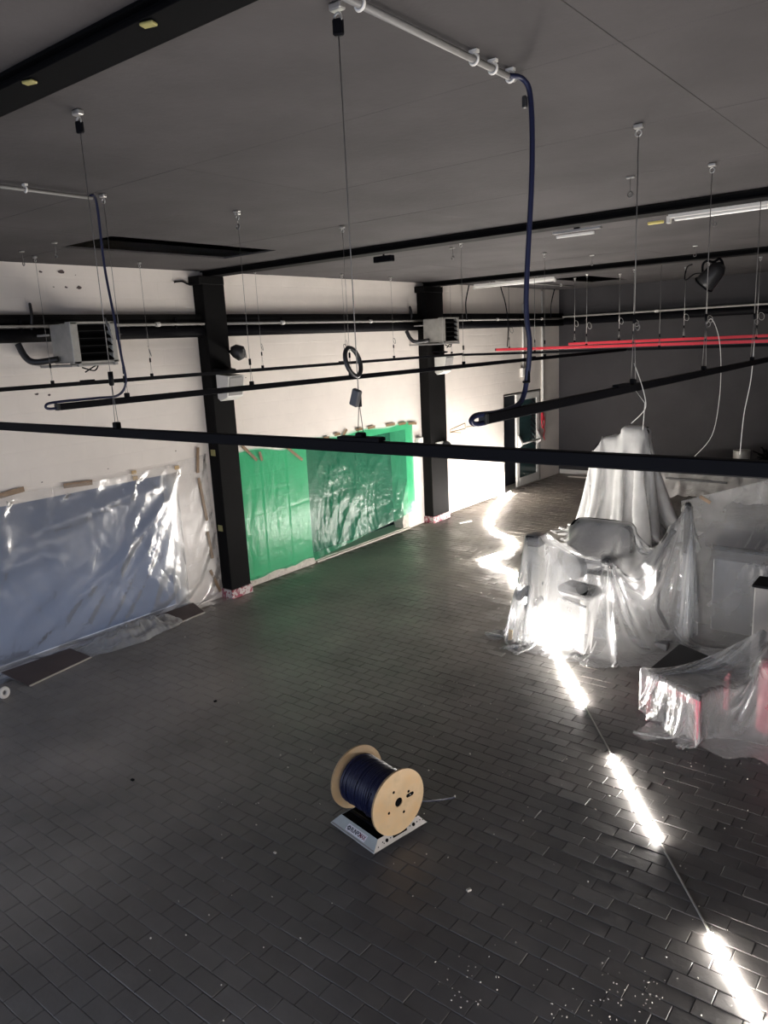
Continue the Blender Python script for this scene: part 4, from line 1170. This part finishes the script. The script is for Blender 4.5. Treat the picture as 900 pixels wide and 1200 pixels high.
part('cable', MB().tube(smooth_path([(-1.62, 2.98, CZ - .035), (-1.585, 3.03, CZ - .045), (-1.562, 3.05, CZ - .12), (-1.548, 3.03, 4.15), (-1.563, 3.0, 3.65), (-1.548, 3.0, 3.46), (-1.565, 3.0, 3.30), (-1.57, 2.96, 3.225), (-1.565, 2.86, 3.205), (-1.56, 2.72, 3.200), (-1.56, 2.58, 3.205), (-1.56, 2.535, 3.19), (-1.56, 2.56, 3.172), (-1.56, 2.64, 3.168)], 6), .011, 10), M['navy'], cbR)
part('cable_tie', MB().torus((-1.565, 3.0, 3.305), (0, 0, 1), .013, .005, 14, 5).box((-1.555, 3.0, 3.33), (.012, .012, .045)), M['black'], cbR)
part('connector', MB().box((-1.578, 3.03, 4.42), (.02, .02, .045), bev=.004), M['black_plastic'], cbR)
cbL = thing('hanging_cable', 'thin dark cable dropping from the ceiling past the grey heater', 'cable', (-4.7, 3.08, 3.2), 'cables feeding the tracks')
part('cable', MB().tube(smooth_path([(-4.73, 3.02, CZ - .035), (-4.73, 3.075, CZ - .05), (-4.735, 3.08, 4.1), (-4.70, 3.08, 3.80), (-4.665, 3.08, 3.50), (-4.65, 3.08, 3.32), (-4.70, 3.04, 3.235), (-4.73, 2.90, 3.228), (-4.73, 2.66, 3.228), (-4.73, 2.55, 3.222), (-4.73, 2.53, 3.20), (-4.73, 2.56, 3.188), (-4.73, 2.63, 3.19)], 6), .0085, 8), M['navy'], cbL)
part('connector', MB().box((-4.655, 3.08, 3.34), (.022, .02, .05), bev=.004), M['black'], cbL)

# lamps at the ceiling
def batten(label, a, b, zc=4.43, h=.05):
    t = thing('tube_lamp', label, 'lamp', tuple((Vector(a) + Vector(b)) / 2), 'unlit tube lamps behind the beams')
    a, b = Vector(a), Vector(b); L = (b - a).length; R = rz(math.atan2(b.y - a.y, b.x - a.x))
    part('body', MB().box((a + b) / 2 + Vector((0, 0, .035)), (L, .06, .05), R, bev=.005), M['white_plastic'], t)
    part('tube', MB().tube([a + (b - a) * .02, b - (b - a) * .02], .018, 10), M['tube_glass'], t)
    for p in (a, b):
        part('socket', MB().box(p, (.03, .045, .06), R), M['white_plastic'], t)
    for f_ in (.2, .8):
        p = a + (b - a) * f_
        part('hanger', MB().box(p + Vector((0, 0, .09)), (.02, .02, .06)), M['grey_conduit'], t)
    return t
batten('unlit white tube lamp behind the farthest beam, above the door', (-7.73, 12.78, 4.42), (-6.10, 12.78, 4.42))
t = batten('unlit white tube lamp behind the nearer beam at the right edge', (-2.36, 7.24, 4.44), (.3, 7.24, 4.44))
part('plug', MB().box((-2.47, 7.22, 4.43), (.14, .03, .025), bev=.005), M['yellow'], t, 'yellow plug at the end')
t = thing('lamp_holder', 'small white lamp strip below the nearer beam, near the navy cable', 'lamp', (-3.25, 7.22, 4.43))
part('strip', MB().box((-3.25, 7.25, 4.42), (.38, .03, .025), rz(.02), bev=.004), M['tube_glass'], t)
part('bracket', MB().box((-3.22, 7.22, 4.455), (.48, .05, .02)), M['galv'], t)
part('stem', MB().box((-3.22, 7.22, 4.51), (.05, .03, .09)), M['black'], t)
t = thing('spotlight', 'black can spotlight on a yoke below the farthest beam at right', 'spotlight', (-3.33, 12.2, 4.1))
part('yoke', MB().tube(smooth_path([(-3.46, 12.22, 4.22), (-3.47, 12.22, 4.38), (-3.42, 12.22, 4.44), (-3.32, 12.22, 4.42), (-3.24, 12.22, 4.45), (-3.19, 12.22, 4.38), (-3.20, 12.22, 4.20)], 5), .018, 8), M['black'], t)
part('can', MB().tube([(-3.18, 12.18, 4.36), (-3.24, 12.19, 4.32), (-3.38, 12.21, 4.17), (-3.44, 12.22, 4.11)], .12, 16, rs=[.06, .12, .145, .15]), M['black_plastic'], t)
part('lens_rim', MB().torus((-3.442, 12.22, 4.108), (-.6, .1, -.62), .15, .012, 20, 6), M['black'], t)
part('tail_cable', MB().tube(smooth_path([(-3.46, 12.30, 4.27), (-3.60, 12.3, 4.28), (-3.74, 12.3, 4.20), (-3.72, 12.3, 4.38), (-3.64, 12.3, 4.42)], 5), .010, 6), M['black'], t)
t = thing('duct_end', 'dark box hung below the nearer beam at centre', 'box', (-5.55, 7.3, 4.4))
part('box', MB().box((-5.62, 7.30, 4.44), (.26, .08, .07), bev=.008), M['black'], t)
part('stem', MB().cyl((-5.62, 7.30, 4.47), (-5.62, 7.30, CZ), .012, 8), M['black'], t)
# ceiling hooks left empty
hk = [(-7.6, 4.05), (-6.9, 4.0), (-4.7, 4.27), (-5.09, 7.94), (-2.15, 7.9), (-2.1, 5.6), (-7.4, 12.9), (-5.9, 11.4), (-4.5, 10.6), (-3.2, 10.9)]
hl = ['nearest the left edge above the grey heater', 'just left of the dark ceiling opening', 'at the panel joint right of the dark ceiling opening', 'behind the nearer beam, left of the black box', 'behind the nearer beam, below the yellow plug', 'before the nearer beam, right of the navy cable', 'behind the farthest beam above the red track end',
      'before the farthest beam, left of the navy cable', 'before the farthest beam, just right of the navy cable', 'before the farthest beam, above the spotlight']
for k, (x, y) in enumerate(hk):
    t = thing('ceiling_hook', 'bare metal ceiling hook ' + hl[k], 'hook', (x, y, CZ), 'bare hooks in the ceiling')
    part('plate', MB().box((x, y, CZ - .006), (.06, .03, .012), bev=.003), M['galv'], t)
    part('eye', MB().tube([(x, y, CZ - .012), (x, y, CZ - .10)], .003, 5).torus((x, y, CZ - .12), (0, 1, 0), .018, .005, 12, 5), M['wire'], t)
for k, (x, y) in enumerate(((-2.13, 1.66), (-2.85, 1.66))):
    single('beam_clip', MB().box((x, y - .02, 4.486), (.05, .03, .010), rz(.3), bev=.003), M['olive_tape'], f'pale clip on the nearest beam, {"right" if k == 0 else "left"} of the two', 'clip', (x, y, 4.49), 'pale clips on the nearest beam')
# black wires hanging near the back of the left wall
for k, (y, lab) in enumerate(((13.0, 'black wire looping down to the wall pipe beyond the farther pillar'), (16.7, 'black wire looping down to the wall pipe above the door'))):
    single('loose_wire', MB().tube(smooth_path([(WX + .5, y, 4.5), (WX + .42, y, 4.2), (WX + .36, y + .1, 3.95), (WX + .25, y + .3, 3.86)], 6), .012, 6), M['black'], lab, 'wire', (WX + .4, y, 4.4), 'black wires at the wall')
single('loose_wire', MB().tube(smooth_path([(-7.57, 13.48, CZ), (-7.57, 13.5, 4.42), (-7.50, 13.55, 4.1), (-7.48, 13.6, 3.7), (-7.56, 13.7, 3.3)], 6), .010, 6), M['black'], 'black wire dropping from the tube lamp to the red track end', 'wire', (-7.57, 13.5, 4.45), 'black wires at the wall')
single('loose_wire', MB().tube(smooth_path([(WX + .02, 6.50, 4.40), (WX + .03, 6.62, 4.41), (WX + .05, 6.70, 4.38), (WX + .10, 6.80, 4.39)], 5), .012, 6), M['black'], 'black cable stub on the wall left of the nearer pillar top', 'wire', (WX, 6.6, 4.4), 'black wires at the wall')

# ------------------------------------------------------------------ cable drum on its roller plate
AX, PE = Vector((.981, -.194, 0)), Vector((.194, .981, 0))
O = Vector((-3.571, 3.658, 0))
def dp(a, p, z): return O + AX * a + PE * p + Vector((0, 0, z))
rol = thing('drum_roller', 'grey metal roller plate with sloped sides under the cable drum', 'roller', tuple(dp(.25, .26, 0)))
W_, D_, H_, I_ = .508, .520, .072, .062
def quadp(pts, th, nrm): return MB().prism(pts, nrm * th)
b4 = [dp(0, 0, 0), dp(W_, 0, 0), dp(W_, D_, 0), dp(0, D_, 0)]
t4_ = [dp(I_, I_, H_), dp(W_ - I_ * .4, I_, H_), dp(W_ - I_ * .4, D_ - I_, H_), dp(I_, D_ - I_, H_)]
names = (('front_plate', 'slate'), ('side_plate', 'alu'), ('rear_plate', 'slate'), ('far_plate', 'slate'))
for k in range(4):
    p = [b4[k], b4[(k + 1) % 4], t4_[(k + 1) % 4], t4_[k]]
    c = (Vector(p[1]) - Vector(p[0])).cross(Vector(p[3]) - Vector(p[0])).normalized()
    pl = part(names[k][0], quadp(p, -.004, c), M[names[k][1]], rol)
    u = (Vector(p[1]) - Vector(p[0])).normalized(); v = ((Vector(p[3]) + Vector(p[2]) - Vector(p[0]) - Vector(p[1])) / 2); vl = v.length; v.normalize()
    if k == 0:
        ctr = (Vector(p[0]) + Vector(p[1])) / 2 + v * vl * .52 + u * .015 + c * .002
        Rm = Matrix((u, v, c)).transposed()
        part('sticker', MB().box(ctr, (.215, .052, .002), Rm), M['label_white'], pl)
        part('fold_line', MB().box((Vector(p[0]) + Vector(p[1])) / 2 + v * .012 + c * .002, (W_ - .03, .010, .004), Rm), M['alu'], pl)
        def text(s, size, off, m):
            cu = bpy.data.curves.new('lettering', 'FONT'); cu.body = s; cu.size = size; cu.align_x = 'LEFT'; cu.align_y = 'CENTER'; cu.extrude = .0006; cu.offset = .0006
            tmp = bpy.data.objects.new('tmp', cu); C.objects.link(tmp)
            me = bpy.data.meshes.new_from_object(tmp.evaluated_get(bpy.context.evaluated_depsgraph_get()))
            bpy.data.objects.remove(tmp); bpy.data.curves.remove(cu)
            q = ctr + u * off + c * .0018 - Vector(world_loc(pl))
            me.transform(Matrix.Translation(q) @ Rm.to_4x4() @ Matrix.Diagonal((.92, 1.35, 1, 1)))
            me.materials.clear(); me.materials.append(m)
            o = bpy.data.objects.new('lettering', me); C.objects.link(o); o.parent = pl
        text('RUNPO', .034, -.062, M['ink']); text('MAX', .034, .034, M['ink_red'])
        g = MB().torus(ctr - u * .083 + c * .002, c, .010, .004, 14, 4)
        for q in range(8):
            th = q * PI / 4
            g.box(ctr - u * .083 + u * .016 * math.cos(th) + v * .016 * math.sin(th) + c * .002, (.006, .006, .002), Rm)
        part('gear_mark', g, M['ink'], pl)
    if k == 1:
        cm = (Vector(p[0]) + Vector(p[1])) / 2 + v * vl * .50 + c * .0015
        Rm = Matrix((u, v, c)).transposed()
        part('grip_slot', MB().box(cm + u * .0, (.135, .022, .003), Rm, bev=.001), M['matte_black'], pl)
        for q in (-.125, .135):
            part('round_hole', MB().cyl(cm + u * q - c * .001, cm + u * q + c * .0015, .013, 14), M['matte_black'], pl)
        for q, w in ((-.21, -.012), (-.165, .004), (-.155, -.008), (-.09, .002), (.10, .004), (.17, .004), (.20, .006), (.225, -.004)):
            part('bolt', MB().cyl(cm + u * q + v * w, cm + u * q + v * w + c * .002, .0045, 8), M['black'], pl)
part('bed', MB().add([tuple(p - Vector((0, 0, .004))) for p in t4_], [(0, 1, 2, 3)]), M['matte_black'], rol)
for pz in (.15, .36):
    part('roller_bar', MB().cyl(dp(I_ + .01, pz, H_ - .012), dp(W_ - I_ * .5, pz, H_ - .012), .018, 12), M['black'], rol)
drum = thing('cable_drum', 'plywood cable drum wound with navy cable, standing on a roller plate', 'cable drum', tuple(dp(.25, .26, .075)))
CD = Vector((-2.995, 3.773, .242 + .078)); DR = .242
def disc(c0, th, label=None):
    R3 = Matrix((PE, Vector((0, 0, 1)), -AX)).transposed()
    n = 56
    mb = MB()
    rim = [(math.cos(2 * PI * k / n), math.sin(2 * PI * k / n)) for k in range(n)]
    def ring(r, ax):
        o = len(mb.v)
        for (a, b) in rim: mb.v.append(tuple(c0 + PE * (a * r) + Vector((0, 0, 1)) * (b * r) + AX * ax))
        return o
    r1, r2, r3, r4 = ring(.034, th / 2), ring(DR, th / 2), ring(DR, -th / 2), ring(.034, -th / 2)
    for a, b, mi in ((r1, r2, 0), (r2, r3, 1), (r3, r4, 0), (r4, r1, 1)):
        for k in range(n):
            mb.quad((a + k, a + (k + 1) % n, b + (k + 1) % n, b + k), mi)
    return part('flange', mb, [M['plywood'], M['plywood_edge']], drum)
for kk, off in enumerate((0.0, -.465)):
    c0 = CD + AX * (off - .008)
    fl = disc(c0, .016)
    if kk == 0:
        part('hub_hole', MB().cyl(c0 - AX * .03, c0 + AX * .002, .033, 20), M['matte_black'], fl)
        for th in (.42, .42 + PI / 2, .42 + PI, .42 + 1.5 * PI):
            q = c0 + PE * (.105 * math.cos(th)) + Vector((0, 0, .105 * math.sin(th))) + AX * .009
            part('bolt_hole', MB().cyl(q - AX * .002, q, .011, 10), M['matte_black'], fl)
        q = c0 + PE * .108 + Vector((0, 0, .012)) + AX * .009
        part('cable_slot', MB().cyl(q - PE * .022 - AX * .001, q - PE * .022 + AX * .0006, .014, 12).cyl(q + PE * .022 - AX * .001, q + PE * .022 + AX * .0006, .014, 12).box(q, (.044, .0016, .028), Matrix((PE, AX, Vector((0, 0, 1)))).transposed()), M['matte_black'], fl, 'dark slot for the cable end')
        part('slot_insert', MB().box(q + AX * .001, (.012, .003, .010), Matrix((PE, AX, Vector((0, 0, 1)))).transposed()), M['alu'], fl)
part('core', MB().cyl(CD - AX * .455, CD - AX * .02, .165, 32), M['navy'], drum)
coil = []
turns, steps = 32, 26
rr_ = random.Random(5)
amp = [rr_.uniform(-.004, .006) for _ in range(turns + 2)]
for k in range(turns * steps + 1):
    th = 2 * PI * k / steps; f_ = k / (turns * steps)
    i = int(k / steps)
    R_ = .178 + amp[i] + .002 * math.sin(th * 1.3 + i)
    coil.append(CD - AX * (.03 + .415 * f_ + .003 * math.sin(th * .7 + i * 2.1)) + PE * (R_ * math.cos(th)) + Vector((0, 0, R_ * math.sin(th))))
part('wound_cable', MB().tube(coil, .0078, 6), M['navy'], drum)
part('loose_turn', MB().tube([CD - AX * (.10 + .16 * t_) + PE * (.192 * math.cos(2.6 + 2.5 * t_)) + Vector((0, 0, .192 * math.sin(2.6 + 2.5 * t_))) for t_ in np.linspace(0, 1, 24)], .0062, 6), M['navy'], drum)
tail = smooth_path([tuple(CD - AX * .08 + PE * .17 + Vector((0, 0, -.10))), (-3.02, 4.06, .16), (-2.99, 4.2, .10), (-2.97, 4.34, .045), (-2.96, 4.43, .012)], 6)
part('cable_tail', MB().tube(tail, .0065, 6), M['navy'], drum)
part('tail_tip', MB().cyl(tail[-1], tail[-1] + Vector((-.01, .02, 0)), .007, 8), M['white_plastic'], drum)

# ------------------------------------------------------------------ boards, tape roll, crumpled hem and crumbs at the left wall
def board(label, quad, h, lift):
    t = thing('loose_board', label, 'board', tuple(quad[0]), 'brown boards by the window')
    part('panel', MB().prism([(x, y, z + lift) for (x, y, z) in quad], (0, 0, h)), M['slab'], t)
    a, b = Vector(quad[0]), Vector(quad[1])
    d = (b - a); n_ = Vector((d.y, -d.x, 0)).normalized()
    part('pale_edge', MB().prism([a + n_ * .0 + Vector((0, 0, lift)), b + Vector((0, 0, lift)), b + n_ * .022 + Vector((0, 0, lift)), a + n_ * .022 + Vector((0, 0, lift))], (0, 0, h * .8)), M['slab_edge'], t)
board('brown board lying by the window hem at the left edge', [(-7.98, 3.62, 0), (-8.12, 4.45, 0), (-8.44, 4.38, .06), (-8.46, 3.56, .06)], .014, .003)
board('brown board lying by the window hem near the black pillar', [(-8.13, 5.60, 0), (-8.17, 6.20, 0), (-8.44, 6.24, .07), (-8.45, 5.56, .07)], .014, .003)
t = thing('tape_roll', 'white roll of tape on the floor at the left edge', 'tape roll', (-7.93, 3.33, 0))
part('roll', MB().torus((-7.93, 3.33, .06), (1, .25, .1), .045, .022, 20, 8), M['white_plastic'], t)
cr = sheet_grid((-8.46, 4.45, .02), (.48, .05, 0), (0, 1.35, 0), 34, 80)
a_, b_ = np.meshgrid(np.linspace(0, 1, 34), np.linspace(0, 1, 80), indexing='ij')
cr[..., 2] = .012 + (.15 * ridge(n1(a_ * 5 + 3, b_ * 9)) + .06 * ridge(n2(a_ * 11, b_ * 20)) + .02 * n3(a_ * 25, b_ * 50)) * np.sin(PI * np.clip(a_, 0, 1)) ** .7 * (np.sin(PI * b_) ** .5)
cr[..., 0] += (.02 * np.sin(b_ * 17) + .03 * np.sin(b_ * 7)) * a_ - .20 * a_ * (1 - np.sin(PI * b_) ** .6)
single('plastic_sheet', grid_mb(cr), M['film_thin'], 'crumpled clear plastic lying on the floor between the two brown boards', 'plastic sheet', (-8.3, 5.1, 0))
single('pale_offcut', MB().box((-7.75, 12.28, .012), (.05, .30, .02), rz(-.35), bev=.003), M['white_plastic'], 'small white strip lying on the floor by the farther pillar', 'offcut', (-7.75, 12.28, 0))
single('tape_strip', MB().box((-4.11, 7.43, .075), (.05, .006, .16), Matrix.Rotation(.08, 3, 'Y')), M['tan_tape'], 'tan tape strip holding the left hem of the gathered sheet', 'tape', (-4.11, 7.43, 0))
rc = random.Random(21); cb = MB()
def crumb(x, y, s):
    z = .003
    R3 = Matrix.Rotation(rc.uniform(0, 6), 3, Vector((rc.random(), rc.random(), rc.random() + .1)).normalized())
    cb.box((x, y, z + s * .3), (s, s * rc.uniform(.5, 1), s * rc.uniform(.3, .8)), R3)
for _ in range(150):
    crumb(rc.uniform(-4.5, -.3), rc.uniform(2.0, 6.5), rc.uniform(.004, .010))
for cx, cy, n_, sp in ((-1.35, 3.15, 45, .16), (-1.15, 3.45, 30, .12), (-1.95, 3.0, 25, .10), (-1.5, 6.0, 20, .2), (-3.9, 5.9, 10, .1)):
    for _ in range(n_): crumb(rc.gauss(cx, sp), rc.gauss(cy, sp), rc.uniform(.003, .008))
for _ in range(60): crumb(rc.uniform(-8, -3), rc.uniform(4, 11), rc.uniform(.008, .018))
o = cb.build('debris_crumbs', M['crumb']); tag(o, 'pale crumbs of debris strewn over the dark brick floor', 'debris', kind='stuff')
for k, (x, y, s) in enumerate(((-3.66, 3.17, .022), (-2.33, 3.62, .03), (-3.2, 5.05, .02), (-5.35, 3.15, .03), (-5.9, 4.5, .03))):
    single('debris_bit', MB().box((x, y, s * .35), (s, s * .7, s * .5), rz(k * 1.1), bev=.002), M['crumb' if k < 3 else 'black'], ('small white chip left of the roller plate', 'pale chip right of the drum', 'pale chip behind the drum', 'small dark chip on the bare floor at lower left', 'small dark chip near the left window')[k], 'debris', (x, y, 0))

# ------------------------------------------------------------------ things along the dark back wall at right
t = thing('covered_counter', 'low counter under crumpled plastic along the dark back wall', 'counter', (-4.3, 16.6, 0))
part('counter_body', MB().box((-4.25, 16.75, .22), (1.9, .8, .42), bev=.02), M['plain_wall'], t)
part('shelf_board', MB().box((-4.55, 16.15, .40), (1.25, .05, .04), rz(-.05)), M['grey_plastic'], t)
g = sheet_grid((-5.5, 15.85, .0), (2.4, -.1, 0), (0, 1.5, 0), 60, 40)
a_, b_ = np.meshgrid(np.linspace(0, 1, 60), np.linspace(0, 1, 40), indexing='ij')
g[..., 2] = .03 + .44 * np.clip(b_ * 3.0, 0, 1) ** 1.5 + .10 * ridge(n1(a_ * 9, b_ * 6)) + .05 * ridge(n2(a_ * 22, b_ * 14))
single('dust_sheet', grid_mb(g), M['film_back'], 'crumpled milky sheet spread over the low counter at the back', 'plastic sheet', (-4.3, 16.6, 0))
t = thing('tall_bin', 'grey open cylinder bin standing by the dark back wall', 'bin', (-3.96, 17.45, 0))
mbn = MB().tube([(-3.99, 17.45, .02), (-3.99, 17.45, .87)], .17, 24, False).tube([(-3.99, 17.45, .87), (-3.99, 17.45, .05)], .155, 24, False).torus((-3.99, 17.45, .87), (0, 0, 1), .163, .012, 24, 6)
part('shell', mbn, M['grey_metal'], t)
part('bottom', MB().cyl((-3.99, 17.45, .0), (-3.99, 17.45, .03), .165, 20), M['black'], t)
t = thing('file_box', 'grey storage box with a white label beside the cylinder bin', 'box', (-3.5, 17.5, 0))
part('box', MB().box((-3.55, 17.5, .33), (.36, .36, .64), bev=.015), M['plain_wall'], t)
part('paper_label', MB().box((-3.53, 17.316, .50), (.19, .006, .05)), M['label_white'], t)
rk = random.Random(2); bsh = MB()
for k in range(70):
    p0 = Vector((-3.35 + rk.gauss(0, .12), 17.55 + rk.gauss(0, .1), .66))
    p1 = p0 + Vector((rk.gauss(0, .14), rk.gauss(0, .10), rk.uniform(.08, .30)))
    bsh.tube([p0, (p0 + p1) / 2 + Vector((rk.gauss(0, .03), 0, .03)), p1], .012, 4)
single('black_brush_pile', bsh, M['matte_black'], 'black shaggy bundle behind the storage box at the back wall', 'bundle', (-3.35, 17.55, .66))
t = thing('white_bag', 'pale bag with a white paper on the covered counter', 'bag', (-4.5, 16.9, .5))
part('bag', MB().ball((-4.55, 16.95, .56), .17, 14, 8, (1.5, .9, .6)), M['slab_edge'], t)
part('paper', MB().box((-4.20, 16.85, .56), (.20, .01, .10), Matrix.Rotation(-.4, 3, 'Y') @ Matrix.Rotation(-.5, 3, 'X')), M['label_white'], t)
# pale scraps at the back baseboard
single('pale_offcut', MB().box((-7.4, 17.55, .02), (1.2, .06, .03), rz(.02), bev=.005), M['slab_edge'], 'pale strip lying on the floor before the back baseboard', 'offcut', (-7.4, 17.55, 0))
